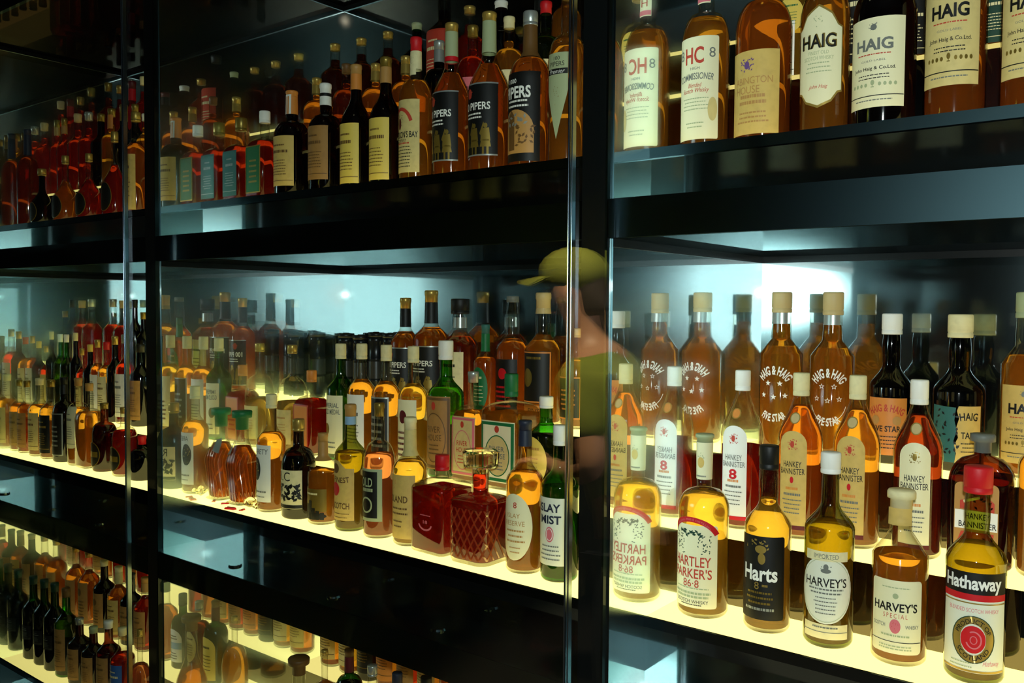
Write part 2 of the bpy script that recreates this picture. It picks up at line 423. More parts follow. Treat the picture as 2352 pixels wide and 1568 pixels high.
def build(name, x, y, z, r, h, rot, kind, o, label, cat='bottle', group=None):
    """one bottle: empty at its base, glass_body, liquid, cap, capsule and labels as children"""
    K = KINDS[kind]; p = K['p']; seg = o.get('seg', 28)
    P = profile(*p[:5], bulge=p[5] if len(p) > 5 else 0.0, foot=K.get('foot', .9), taper=K.get('taper', 1.0))
    b = Bottle(h, r, P, p[2], K.get('cq', 1.0), K.get('dq', 1.0), seg)
    t = thing(name, label, cat, (x, y, z), rot, group)
    cl = o.get('cl', .09) * h; zt = h - cl * .25
    link_body = from_bm('glass_body', b.body(h - cl * .12), 'glass_' + o.get('g', 'clear'), t, True)
    if o.get('q'):
        zf = min(o.get('f', .72) * h, h - cl - .002)
        from_bm('liquid', b.fill(zf), 'liquid_' + o['q'], t, True)
    # cap
    rn = b.rf(h - cl) * r; rc = max(rn, b.rf(h * .995) * r) * o.get('cw', 1.12); c = o.get('c', 'gold')
    cb = Bottle(h, rc, [(0, 1), (1, 1)], 0.0, 1, 1, 20)
    ct = o.get('ct', 'screw')
    def cyl(pts): return cb.lathe([(zz, (rr, rr, rr)) for zz, rr in pts])
    if ct == 'screw':
        from_bm('cap', cyl([(h - cl, rc * .97), (h - cl + .0012, rc), (h - cl + cl * .18, rc), (h - cl + cl * .2, rc * .965), (h - cl + cl * .24, rc * .965), (h - cl + cl * .26, rc),
                            (h - .003, rc), (h - .001, rc * .97), (h, rc * .88)]), paint(c), t, True)
    elif ct == 'foil':
        from_bm('cap', cyl([(h - cl, rn * 1.04), (h - cl * .45, rn * 1.03), (h - cl * .40, rc), (h - cl * .12, rc), (h - cl * .06, rc * .97), (h, rc * .9)]), paint(c), t, True)
    elif ct == 'tee':
        from_bm('cap', cyl([(h - cl, rn * 1.02), (h - cl * .38, rn * 1.04), (h - cl * .36, rc * 1.45), (h - cl * .06, rc * 1.5), (h, rc * 1.4)]), paint(c), t, True)
    elif ct == 'crystal':
        sb = Bottle(h, rc, [(0, 1), (1, 1)], 0.0, 1, 1, 16)
        bm = sb.lathe([(h - cl, (rn * .9,) * 3), (h - cl * .82, (rn * .95,) * 3), (h - cl * .74, (rc * 1.6,) * 3), (h - cl * .66, (rc * 1.75,) * 3), (h - cl * .10, (rc * 1.85,) * 3), (h, (rc * 1.6,) * 3)])
        so = from_bm('stopper', bm, 'liquid_pale', t, False); so.data.materials.clear(); so.data.materials.append(MATS['crystal_glass'])
    if o.get('k'):
        kc, kl = o['k']; from_bm('capsule', b.sleeve(h - kl * h, h - cl + .001, .0007), paint(kc), t, True)
    if o.get('kb'):                      # a band low on the capsule
        kc, z0, z1 = o['kb']; from_bm('neck_band', b.sleeve(z0 * h, z1 * h, .0011), paint(kc), t, True)
    for nl in o.get('nl', ()):           # neck labels: colour, z0, z1, width in half turns
        kc, z0, z1, wd = nl
        rm = b.rf((z0 + z1) / 2 * h) * r
        b.decal('neck_label', [rect(0, z0 * h, z1 * h, wd * math.pi * rm)], paint(kc), t, .0010)
    for i, L in enumerate(o.get('L', ())):
        label_on(b, t, L, i)
    if o.get('art'): ARTS[o['art']](b, t, h, r)
    return t
def label_on(b, t, L, i=0):
    """L: colour, z0, z1, width (of body diameter), shape, style, ink"""
    col, z0, z1, wd, shape, style = L[:6]; ink = L[6] if len(L) > 6 else 'black'; u = L[7] if len(L) > 7 else 0.0
    h, r = b.h, b.r; W = wd * 2 * r; a0, a1 = z0 * h, z1 * h; H = a1 - a0; u *= r
    if shape == 'rect': pl = rect(u, a0, a1, W)
    elif shape == 'rr': pl = rrect(u, a0, a1, W, min(W, H) * .18)
    elif shape == 'arch': pl = arch(u, a0, a1, W)
    else: pl = oval(u, (a0 + a1) / 2, W / 2, H / 2)
    lb = b.decal('label', [pl], paint(col), t, .0005 + .0003 * i)
    lf = .0009 + .0003 * i; ks = hash((round(W, 4), style, ink)) % 1000 if False else int(W * 1e5 + H * 1e4) % 997
    if style == 'plain':
        b.decal('lettering', rows(u, a0 + H * .74, 1, H * .15, W * .6, H * .05, ks) + rows(u, a0 + H * .56, 5, H * .08, W * .6, H * .02, ks + 4), paint(ink), lb, lf)
    elif style == 'lines':
        b.decal('lettering', rows(u, a0 + H * .80, 1, H * .1, W * .5, H * .03, ks) + rows(u, a0 + H * .66, 1, H * .1, W * .72, H * .055, ks + 2) + rows(u, a0 + H * .50, 6, H * .055, W * .66, H * .016, ks + 1) + [rect(u, a0 + H * .10, a0 + H * .112, W * .94)] , paint(ink), lb, lf)
    elif style == 'frame':
        b.decal('border', outline(pl, W * .05), paint(ink), lb, lf)
        b.decal('lettering', rows(u, a0 + H * .66, 5, H * .11, W * .6, H * .04, ks), paint(ink), lb, lf)
    elif style == 'crest':
        b.decal('emblem', [oval(u, a0 + H * .74, W * .16, H * .1)], paint(ink), lb, lf)
        b.decal('lettering', rows(u, a0 + H * .48, 5, H * .085, W * .66, H * .035, ks), paint(ink), lb, lf)
    elif style == 'band':
        b.decal('border', [rect(u, a0 + H * .40, a0 + H * .60, W * .98)], paint(ink), lb, lf)
        b.decal('lettering', rows(u, a0 + H * .78, 2, H * .08, W * .6, H * .03, ks) + rows(u, a0 + H * .26, 3, H * .08, W * .6, H * .025, ks + 3), paint('black' if col != 'black' else 'cream'), lb, lf)
    elif style == 'cut':
        pass
    return lb
_m, _nt, _out = nmat('crystal_glass'); _g = N(_nt, 'ShaderNodeBsdfGlass', Color=(1, .97, .86, 1), Roughness=0.0, IOR=1.45)
_nt.links.new(_g.outputs[0], _out.inputs[0]); MATS['crystal_glass'] = _m
ARTS = {}
def art(f): ARTS[f.__name__[4:]] = f; return f
def ink(b, name, polys, col, parent, lift): return b.decal(name, polys, paint(col), parent, lift)
# ------------------------------------------------------------------ labels of the nearest bottles
L1, L2, L3 = .0006, .0010, .0014
@art
def art_hartley(b, t, h, r):
    lb = ink(b, 'label', [rrect(0, .06 * h, .515 * h, 2.1 * r, .1 * r)], 'ivory', t, L1)
    R0 = .95 * r
    band = []
    for i in range(20):
        a, c = R(-62 + 124 * i / 20), R(-62 + 124 * (i + 1) / 20); ri, ro = R0, R0 + .20 * r; vc = .545 * h - R0 - .1 * r
        band.append([(ri * math.sin(a) * 1.1, vc + ri * math.cos(a)), (ri * math.sin(c) * 1.1, vc + ri * math.cos(c)), (ro * math.sin(c) * 1.1, vc + ro * math.cos(c)), (ro * math.sin(a) * 1.1, vc + ro * math.cos(a))])
    bd = ink(b, 'banner', band, 'red', lb, L2)
    ink(b, 'lettering', text_polys('STRONG PRIDE DISTILLERS', 0, .545 * h, .07 * r, 1.7 * r, .0, 0, R0 + .02 * r), 'pink', bd, L3)
    ink(b, 'emblem', leafy(-.5 * r, .41 * h, .5 * r, .11 * h, 26, 1) + leafy(.52 * r, .405 * h, .5 * r, .12 * h, 30, 2) + leafy(0, .47 * h, 1.0 * r, .03 * h, 16, 3), 'darkgreen', lb, L2)
    ink(b, 'lettering', text_polys('HARTLEY', -.02 * r, .315 * h, .055 * h, 1.62 * r, .012) + text_polys("PARKER'S", -.02 * r, .25 * h, .055 * h, 1.7 * r, .012) + text_polys('86·8', 0, .195 * h, .042 * h, .66 * r, .0), 'brick', lb, L2)
    ink(b, 'lettering', rows(0, .165 * h, 1, .02 * h, 1.6 * r, .006 * h, 5) + rows(0, .135 * h, 2, .02 * h, 1.7 * r, .012 * h, 6), 'sage', lb, L2)
    ink(b, 'lettering', text_polys('SCOTCH WHISKY', 0, .095 * h, .018 * h, 1.4 * r) + rows(0, .075 * h, 1, .02 * h, 1.1 * r, .005 * h, 7), 'black', lb, L2)
    nl = b.decal('neck_label', [rect(0, .75 * h, .955 * h, math.pi * 1.3 * b.rf(.85 * h) * r)], paint('ivory'), t, .0012)
    ink(b, 'emblem', [oval(0, .845 * h, .13 * r, .03 * h)], 'label_gold', nl, .0016); ink(b, 'emblem', leafy(0, .885 * h, .3 * r, .03 * h, 12, 9), 'sage', nl, .0016)
    ink(b, 'lettering', rows(0, .765 * h, 1, .01, .4 * r, .008 * h, 2), 'grey', nl, .0016)
@art
def art_harts(b, t, h, r):
    lb = ink(b, 'label', [rrect(0, .075 * h, .525 * h, 2.2 * r, .12 * r)], 'black', t, L1)
    ink(b, 'emblem', [oval(.05 * r, .455 * h, .24 * r, .022 * h), oval(.1 * r, .405 * h, .16 * r, .03 * h)] + leafy(.05 * r, .48 * h, .8 * r, .05 * h, 14, 3) + leafy(-.5 * r, .47 * h, .4 * r, .02 * h, 6, 4), 'gold', lb, L2)
    ink(b, 'lettering', text_polys('Harts', 0, .325 * h, .085 * h, 1.55 * r, .03), 'white', lb, L2)
    ink(b, 'lettering', text_polys('8', -.1 * r, .258 * h, .04 * h) + rows(.25 * r, .255 * h, 1, .01, .3 * r, .012 * h, 3), 'gold', lb, L2)
    ink(b, 'lettering', rows(0, .215 * h, 3, .028 * h, 1.4 * r, .011 * h, 8), 'oldgold', lb, L2)
    ink(b, 'lettering', rows(0, .125 * h, 1, .02 * h, 1.6 * r, .014 * h, 9), 'silver', lb, L2)
    rc = b.rf(.94 * h) * r
    ink(b, 'lettering', text_polys('Hart', 0, .945 * h, .032 * h, 1.0 * rc, .03), 'white', t, rc * .13 + .0006)
@art
def art_harvoval(b, t, h, r):
    lb = ink(b, 'label', [oval(0, .305 * h, 1.12 * r, .175 * h)], 'paleblue', t, L1)
    ink(b, 'border', annulus(0, .305 * h, 1.06 * r, .165 * h, .02 * r), 'sage', lb, L2)
    top = ink(b, 'label', [rect(0, .455 * h, .505 * h, 1.75 * r)], 'cream', t, L1 + .0004)
    ink(b, 'lettering', text_polys('IMPORTED', 0, .48 * h, .024 * h, .95 * r), 'grey', top, L3)
    bt = ink(b, 'label', [rect(0, .052 * h, .128 * h, 1.9 * r)], 'cream', t, L1)
    ink(b, 'lettering', [rect(0, .086 * h, .0895 * h, 1.86 * r)] + rows(0, .108 * h, 1, .01, 1.3 * r, .008 * h, 4), 'grey', bt, L2)
    ink(b, 'lettering', text_polys("HARVEY'S", -.02 * r, .345 * h, .048 * h, 1.72 * r, .012), 'black', lb, L2)
    ink(b, 'emblem', [oval(0, .405 * h, .2 * r, .012 * h), oval(0, .425 * h, .1 * r, .016 * h)] + leafy(0, .415 * h, .4 * r, .03 * h, 9, 2), 'grey', lb, L2)
    ink(b, 'lettering', rows(0, .305 * h, 2, .02 * h, 1.5 * r, .008 * h, 6) + rows(0, .262 * h, 5, .02 * h, 1.0 * r, .006 * h, 7), 'grey', lb, L2)
@art
def art_harvspecial(b, t, h, r):
    lb = ink(b, 'label', [rrect(0, .075 * h, .50 * h, 1.95 * r, .16 * r)], 'ivory', t, L1)
    ink(b, 'lettering', text_polys("HARVEY'S", -.03 * r, .345 * h, .052 * h, 1.62 * r, .022) + [rect(0, .142 * h, .146 * h, 1.9 * r)], 'black', lb, L2)
    ink(b, 'lettering', text_polys('S P E C I A L', 0, .295 * h, .026 * h, .85 * r), 'brick', lb, L2)
    ink(b, 'emblem', [oval(0, .235 * h, .19 * r, .042 * h)], 'pink', lb, L2); ink(b, 'emblem', leafy(0, .235 * h, .22 * r, .05 * h, 8, 5), 'brick', lb, L3)
    ink(b, 'lettering', text_polys('SCOTCH', -.6 * r, .235 * h, .022 * h, .5 * r, .01) + text_polys('WHISKY', .6 * r, .235 * h, .022 * h, .5 * r, .01), 'grey', lb, L2)
    ink(b, 'lettering', rows(0, .175 * h, 1, .02, 1.3 * r, .01 * h, 3) + rows(0, .115 * h, 2, .016 * h, 1.5 * r, .007 * h, 4) + rows(0, .455 * h, 1, .02, 1.1 * r, .006 * h, 5), 'sage', lb, L2)
    ink(b, 'emblem', [oval(0, .41 * h, .1 * r, .016 * h)] , 'sage', lb, L2)
    wl = b.decal('neck_label', [rect(0, .80 * h, .90 * h, 2.0 * b.rf(.85 * h) * r)], paint('label_gold'), t, .004)
@art
def art_hathaway(b, t, h, r):
    lb = ink(b, 'label', [rect(0, .06 * h, .52 * h, 2.35 * r)], 'paleblue', t, L1)
    bk = ink(b, 'label_band', [rect(0, .425 * h, .525 * h, 2.36 * r)], 'black', lb, L2)
    ink(b, 'lettering', text_polys('Hathaway', -.05 * r, .468 * h, .082 * h, 1.95 * r, .03), 'white', bk, L3)
    ink(b, 'label_band', [rect(0, .395 * h, .425 * h, 2.36 * r)], 'red', lb, L2)
    ink(b, 'border', [rect(0, .380 * h, .386 * h, 2.36 * r)], 'gold', lb, L2); ink(b, 'border', [rect(0, .062 * h, .072 * h, 2.3 * r)], 'gold', lb, L2)
    ink(b, 'lettering', text_polys('BLENDED SCOTCH WHISKY', 0, .35 * h, .018 * h, 1.7 * r), 'pink', lb, L2)
    em = ink(b, 'emblem', annulus(0, .215 * h, .68 * r, .108 * h, .27 * r), 'gold', lb, L2)
    ink(b, 'border', annulus(0, .215 * h, .70 * r, .111 * h, .03 * r), 'darkgreen', lb, L3)
    k = .54 * r; sq = .108 * h / (.68 * r)
    def ring_text(s, up):
        pl = text_polys(s, 0, (k if up else -k), .14 * r, (1.35 if up else 1.15) * r, .008, 0, k if up else -k)
        return [[(x, .215 * h + y * sq) for x, y in p] for p in pl]
    ink(b, 'lettering', ring_text('PRODUCT OF', True) + ring_text('SCOTLAND', False), 'black', em, L3)
    rd = ink(b, 'emblem', [oval(0, .215 * h, .40 * r, .064 * h)], 'red', lb, L2)
    ink(b, 'emblem', annulus(.02 * r, .213 * h, .26 * r, .042 * h, .05 * r, 20, 200, 480) + annulus(.02 * r, .213 * h, .12 * r, .02 * h, .03 * r, 14), 'pink', rd, L3)
    ink(b, 'lettering', text_polys('Hathaway', .62 * r, .105 * h, .03 * h, .6 * r, -.005, .4), 'pink', lb, L2)
    ink(b, 'lettering', rows(-.4 * r, .10 * h, 2, .018 * h, .9 * r, .006 * h, 8), 'sage', lb, L2)
def bannister(b, t, h, r, col, eight):
    lb = ink(b, 'label', [arch(0, .06 * h, .655 * h, 1.28 * r)], col, t, L1)
    ink(b, 'emblem', leafy(0, .575 * h, .42 * r, .07 * h, 26, 4) + [oval(0, .575 * h, .09 * r, .02 * h)], 'brick' if col != 'ivory' else 'oldgold', lb, L2)
    ink(b, 'lettering', text_polys('HANKEY', 0, .455 * h, .036 * h, .82 * r, .005) + text_polys('BANNISTER', 0, .412 * h, .036 * h, 1.12 * r, .005), 'grey' if eight else 'black', lb, L2)
    if eight: ink(b, 'lettering', text_polys('8', 0, .35 * h, .065 * h, .38 * r, .03), 'red', lb, L2)
    else: ink(b, 'emblem', [oval(0, .36 * h, .08 * r, .02 * h)], 'red', lb, L2)
    ink(b, 'lettering', rows(0, .30 * h, 1, .02, .7 * r, .016 * h, 3), 'orange', lb, L2)
    ink(b, 'lettering', rows(0, .265 * h, 1, .02, 1.0 * r, .014 * h, 4) + rows(0, .235 * h, 4, .026 * h, .95 * r, .007 * h, 6), 'grey', lb, L2)
    ink(b, 'border', [rect(0, .06 * h, .085 * h, 1.28 * r)], 'red' if eight else 'maroon', lb, L2)
    md = b.decal('medallion', [oval(0, .73 * h, .22 * r, .034 * h)], paint('cork' if not eight else 'orange'), t, .0016)
    ink(b, 'border', annulus(0, .73 * h, .22 * r, .034 * h, .04 * r, 20), 'gold', md, .002)
@art
def art_bannister_eight(b, t, h, r): bannister(b, t, h, r, 'white', True)
@art
def art_bannister_gold(b, t, h, r): bannister(b, t, h, r, 'label_gold', False)
@art
def art_bannister_white(b, t, h, r): bannister(b, t, h, r, 'ivory', False)
@art
def art_flask(b, t, h, r):
    lb = ink(b, 'label', [rrect(-.05 * r, .10 * h, .64 * h, 1.35 * r, .2 * r)], 'tan', t, L1)
    ink(b, 'emblem', [[(-.55 * r, .50 * h), (.2 * r, .56 * h), (.5 * r, .50 * h), (.5 * r, .43 * h), (-.55 * r, .44 * h)], [(-.6 * r, .2 * h), (.45 * r, .19 * h), (.5 * r, .27 * h), (-.5 * r, .27 * h)]] + leafy(.1 * r, .5 * h, .8 * r, .1 * h, 14, 3) + leafy(.1 * r, .2 * h, .8 * r, .1 * h, 14, 4), 'brick', lb, L2)
    ink(b, 'emblem', [[(-.45 * r, .505 * h), (.05 * r, .545 * h), (.07 * r, .525 * h), (-.43 * r, .485 * h)], [(-.3 * r, .20 * h), (.3 * r, .14 * h), (.26 * r, .12 * h), (-.33 * r, .175 * h)]], 'ivory', lb, L3)
    pn = ink(b, 'label', [rect(-.05 * r, .29 * h, .43 * h, 1.3 * r)], 'white', lb, L2)
    ink(b, 'lettering', text_polys('HANKEY', 0, .39 * h, .045 * h, .75 * r, .01) + text_polys('BANNISTER', 0, .325 * h, .045 * h, 1.15 * r, .01), 'black', pn, L3)
def fivestar(b, t, h, r, hollow):
    ov = ink(b, 'lettering', text_polys('HAIG & HAIG', 0, .512 * h, .058 * h, 1.75 * r, .03, 0, .82 * r), 'white', t, L1)
    s = .105 * r
    st = []
    for x, y in ((-.28, .43), (.28, .43), (-.52, .355), (0, .345), (.52, .355)): st += star(x * r, y * h, s * 1.35, hollow)
    ink(b, 'emblem', st, 'white', t, L1)
    if hollow: ink(b, 'border', annulus(0, .36 * h, .92 * r, .145 * h, .03 * r, 24, 200, 340), 'white', t, L1)
    ink(b, 'lettering', text_polys('FIVE STAR', 0, .215 * h, .05 * h, 1.15 * r, .03, 0, -.85 * r), 'white', t, L1)
    b.decal('neck_band', [rect(0, .80 * h, .885 * h, 1.9 * b.rf(.84 * h) * r)], paint('silver'), t, .0012)
@art
def art_five_solid(b, t, h, r): fivestar(b, t, h, r, False)
@art
def art_five_hollow(b, t, h, r): fivestar(b, t, h, r, True)
@art
def art_haig_dark_label(b, t, h, r):
    lb = ink(b, 'label', [rect(0, .06 * h, .44 * h, 2.0 * r)], 'orange', t, L1)
    ink(b, 'lettering', text_polys('HAIG & HAIG', 0, .375 * h, .05 * h, 1.75 * r, .02, 0, 1.5 * r), 'brick', lb, L2)
    ink(b, 'emblem', [oval(-.5 * r, .29 * h, .2 * r, .03 * h), oval(.5 * r, .29 * h, .2 * r, .03 * h)], 'tan', lb, L2)
    ink(b, 'lettering', text_polys('FIVE STAR', 0, .235 * h, .04 * h, 1.35 * r, .02) + rows(0, .18 * h, 4, .025 * h, 1.4 * r, .007 * h, 2), 'black', lb, L2)
@art
def art_haig_torn(b, t, h, r):
    e = [(.10, .06), (.16, .12), (.06, .17), (.2, .22), (.12, .28), (.22, .34), (.14, .39), (.2, .42)]
    lb = ink(b, 'label', [[(1.02 * r, .42 * h), (1.02 * r, .06 * h)] + [((x - .12) * r, y * h) for x, y in e[:2]] + [((x - .1) * r, y * h) for x, y in e[2:]]], 'label_gold', t, L1)
    ink(b, 'lettering', text_polys('HAIG', .5 * r, .355 * h, .05 * h, .72 * r, .02, 0, 2 * r), 'black', lb, L2)
    ink(b, 'lettering', text_polys('TAR', .45 * r, .235 * h, .042 * h, .5 * r, .02) + rows(.55 * r, .18 * h, 3, .026 * h, .7 * r, .007 * h, 2), 'black', lb, L2)
    tl = ink(b, 'label', [[(-1.05 * r, .06 * h), (.0, .06 * h), (.02 * r, .13 * h), (-.06 * r, .2 * h), (.04 * r, .27 * h), (-.05 * r, .33 * h), (.0, .41 * h), (-1.05 * r, .42 * h)]], 'teal', t, L1)
    ink(b, 'emblem', leafy(-.4 * r, .25 * h, 1.0 * r, .3 * h, 30, 8), 'black', tl, L2)
def haig(b, t, h, r, col, v, inkc='black', hollow=False, wide=2.0):
    top, bot = v; H = (top - bot) * h; q = lambda f: bot * h + f * H
    lb = ink(b, 'label', [rect(0, bot * h, top * h, wide * r)], col, t, L1)
    ink(b, 'emblem', leafy(0, q(.90), .3 * r, .07 * H, 22, 6) + [oval(0, q(.89), .1 * r, .035 * H)], 'grey', lb, L2)
    ink(b, 'lettering', text_polys('HAIG', 0, q(.70), .135 * H, 1.22 * r, .035), inkc, lb, L2)
    ink(b, 'lettering', rows(0, q(.585), 1, .02, 1.4 * r, .012 * H, 3), 'brick', lb, L2)
    ink(b, 'lettering', text_polys('GOLD LABEL', 0, q(.52), .022 * H, .8 * r), 'grey', lb, L2)
    ink(b, 'lettering', text_polys('John Haig & Co.Ltd.', 0, q(.43), .05 * H, 1.4 * r, .012) + rows(0, q(.355), 2, .035 * H, 1.3 * r, .01 * H, 4) + [rect(0, q(.125), q(.135), wide * r * .98)], 'black', lb, L2)
    cup = [oval(0, q(.275), .06 * r, .03 * H), rect(0, q(.225), q(.26), .02 * r), rect(0, q(.222), q(.232), .1 * r)]
    for k in range(4):
        for s in (-1, 1): cup.append(oval(s * (.22 + .16 * k) * r, q(.255), .05 * r, .022 * H, 12))
    ink(b, 'emblem', cup, 'oldgold' if col != 'ivory' else 'sage', lb, L2)
    ink(b, 'lettering', rows(0, q(.075), 1, .02, 1.3 * r, .012 * H, 6), 'grey', lb, L2)
@art
def art_haig_small(b, t, h, r): haig(b, t, h, r, 'label_gold', (.50, .08))
@art
def art_haig_ivory(b, t, h, r): haig(b, t, h, r, 'ivory', (.53, .10), 'grey')
@art
def art_haig_parch(b, t, h, r): haig(b, t, h, r, 'parch', (.61, .15))
@art
def art_haig_gold(b, t, h, r):
    pts = [(-.93, .21), (-.75, .205), (-.5, .165), (0, .14), (.5, .165), (.75, .205), (.93, .21), (.93, .50), (.75, .51), (.5, .56), (0, .60), (-.5, .56), (-.75, .51), (-.93, .50)]
    pl = [(x * r, y * h) for x, y in pts]
    ink(b, 'border', [[(x * 1.06, .37 * h + (y - .37 * h) * 1.05) for x, y in pl]], 'gold', t, L1)
    lb = ink(b, 'label', [pl], 'ivory', t, L2)
    ink(b, 'lettering', text_polys('HAIG', 0, .44 * h, .068 * h, 1.42 * r, .03), 'oldgold', lb, L3)
    ink(b, 'lettering', text_polys('HAIG', -.03 * r, .437 * h, .064 * h, 1.38 * r, .008), 'black', lb, L3 + .0003)
    ink(b, 'lettering', text_polys('FINEST OLD', 0, .385 * h, .016 * h, .8 * r) + text_polys('SCOTCH WHISKY', 0, .36 * h, .018 * h, 1.2 * r) + rows(0, .335 * h, 3, .02 * h, 1.1 * r, .005 * h, 3) + leafy(0, .53 * h, .4 * r, .05 * h, 12, 3), 'sage', lb, L3)
    ink(b, 'lettering', text_polys('John Haig', 0, .225 * h, .022 * h, .75 * r, 0, .3), 'brick', lb, L3)
@art
def art_hc(b, t, h, r):
    lb = ink(b, 'label', [rrect(0, .05 * h, .57 * h, 2.0 * r, .08 * r)], 'ivory', t, L1)
    ink(b, 'stain', [oval(.75 * r, .2 * h, .2 * r, .06 * h)], 'parch', lb, L2)
    ink(b, 'lettering', text_polys('HC', -.05 * r, .475 * h, .085 * h, .85 * r, .02), 'brick', lb, L2)
    ink(b, 'lettering', text_polys('8', .72 * r, .485 * h, .05 * h) + text_polys('8', -.72 * r, .485 * h, .05 * h) + text_polys('COMMISSIONER', 0, .37 * h, .034 * h, 1.6 * r, .01, 0, 4 * r) + text_polys('HIGH', 0, .41 * h, .014 * h, .4 * r), 'grey', lb, L2)
    ink(b, 'lettering', text_polys('Blended', 0, .325 * h, .022 * h, .6 * r, 0, .3) + text_polys('Scotch Whisky', 0, .295 * h, .03 * h, 1.2 * r, 0, .3), 'brick', lb, L2)
    ink(b, 'lettering', rows(0, .255 * h, 4, .018 * h, 1.2 * r, .005 * h, 2) + rows(0, .13 * h, 2, .02 * h, .9 * r, .006 * h, 5), 'sage', lb, L2)
    nl = b.decal('neck_label', [rect(0, .76 * h, .93 * h, 1.9 * b.rf(.85 * h) * r)], paint('ivory'), t, .0012)
    ink(b, 'border', [rect(0, .765 * h, .79 * h, 1.7 * b.rf(.78 * h) * r)], 'pink', nl, .0018)
    ink(b, 'lettering', text_polys('H', 0, .83 * h, .04 * h), 'brick', nl, .0018)
@art
def art_washington(b, t, h, r):
    lb = ink(b, 'label', [rect(-.02 * r, .04 * h, .445 * h, 2.0 * r)], 'label_gold', t, L1)
    ink(b, 'emblem', leafy(-.2 * r, .375 * h, .5 * r, .06 * h, 30, 3) + [oval(-.2 * r, .375 * h, .1 * r, .02 * h)], 'purple', lb, L2)
    ink(b, 'lettering', text_polys('ABINGTON', 0, .30 * h, .034 * h, 1.45 * r, .0) + text_polys('HOUSE', -.2 * r, .255 * h, .036 * h, .95 * r, .0), 'tan', lb, L2)
    ink(b, 'lettering', rows(0, .215 * h, 2, .03 * h, 1.2 * r, .016 * h, 3) + rows(0, .14 * h, 3, .022 * h, 1.3 * r, .008 * h, 4), 'tan', lb, L2)
def pipers(b, t, h, r, top, bot):
    H = (top - bot) * h; q = lambda f: bot * h + f * H
    lb = ink(b, 'label', [rect(0, bot * h, top * h, 2.4 * r)], 'black', t, L1)
    ink(b, 'border', [rect(0, q(.0), q(.02), 2.4 * r), rect(0, q(.98), q(1), 2.4 * r)], 'silver', lb, L2)
    ink(b, 'emblem', star(-.35 * r, q(.86), .26 * r) + [oval(-.35 * r, q(.86), .17 * r, .07 * H)], 'brick', lb, L2)
    ink(b, 'lettering', text_polys('100 PIPERS', -.05 * r, q(.68), .105 * H, 1.75 * r, .02) + rows(-.1 * r, q(.565), 2, .05 * H, 1.2 * r, .022 * H, 3), 'white', lb, L2)
    men = []
    for k, x in enumerate((-.62, 0, .6)):
        x *= r
        men += [oval(x, q(.41), .1 * r, .035 * H, 10), [(x - .24 * r, q(.20)), (x + .24 * r, q(.20)), (x + .17 * r, q(.38)), (x - .2 * r, q(.37))], [(x - .27 * r, q(.12)), (x + .27 * r, q(.12)), (x + .2 * r, q(.22)), (x - .2 * r, q(.22))],
                rect(x - .11 * r, q(.02), q(.12), .1 * r), rect(x + .11 * r, q(.02), q(.12), .1 * r), [(x - .3 * r, q(.3)), (x - .1 * r, q(.46)), (x - .06 * r, q(.44)), (x - .2 * r, q(.27))]]
    ink(b, 'emblem', men, 'oldgold', lb, L2)
@art
def art_pipers(b, t, h, r): pipers(b, t, h, r, .55, .11)
@art
def art_pipers_small(b, t, h, r): pipers(b, t, h, r, .56, .08)
@art
def art_pipers_thousand(b, t, h, r):
    lb = ink(b, 'label', [rect(0, .05 * h, .60 * h, 2.4 * r)], 'black', t, L1)
    ink(b, 'lettering', text_polys('1000', -.2 * r, .545 * h, .028 * h, .5 * r, .01) + text_polys('PIPERS', 0, .475 * h, .075 * h, 1.5 * r, .03) + rows(.05 * r, .415 * h, 2, .03 * h, 1.4 * r, .012 * h, 3), 'white', lb, L2)
    pic = ink(b, 'emblem', [arch(-.05 * r, .10 * h, .37 * h, 1.9 * r)], 'tan', lb, L2)
    ink(b, 'emblem', [rect(-.25 * r, .12 * h, .33 * h, .42 * r), [(-.46 * r, .33 * h), (-.04 * r, .33 * h), (-.25 * r, .37 * h)]] + leafy(.3 * r, .2 * h, 1.2 * r, .14 * h, 24, 2), 'brown', pic, L3)
    ink(b, 'emblem', leafy(.1 * r, .31 * h, 1.3 * r, .08 * h, 16, 7), 'silver', pic, L3)
@art
def art_pennant(b, t, h, r):
    lb = ink(b, 'label', [[(-.62 * r, .60 * h), (-.62 * r, .40 * h), (0, .14 * h), (.62 * r, .40 * h), (.62 * r, .60 * h)]], 'sage', t, L1)
    ink(b, 'lettering', text_polys('100', 0, .57 * h, .02 * h, .35 * r) + text_polys('PIPERS', 0, .54 * h, .025 * h, .85 * r), 'black', lb, L2)
    bk = ink(b, 'border', [rect(0, .485 * h, .515 * h, 1.2 * r)], 'black', lb, L2)
    ink(b, 'lettering', text_polys('Premier', 0, .5 * h, .022 * h, .9 * r, 0, .3), 'white', bk, L3)
    ink(b, 'emblem', leafy(0, .37 * h, .35 * r, .1 * h, 12, 3), 'oldgold', lb, L2)
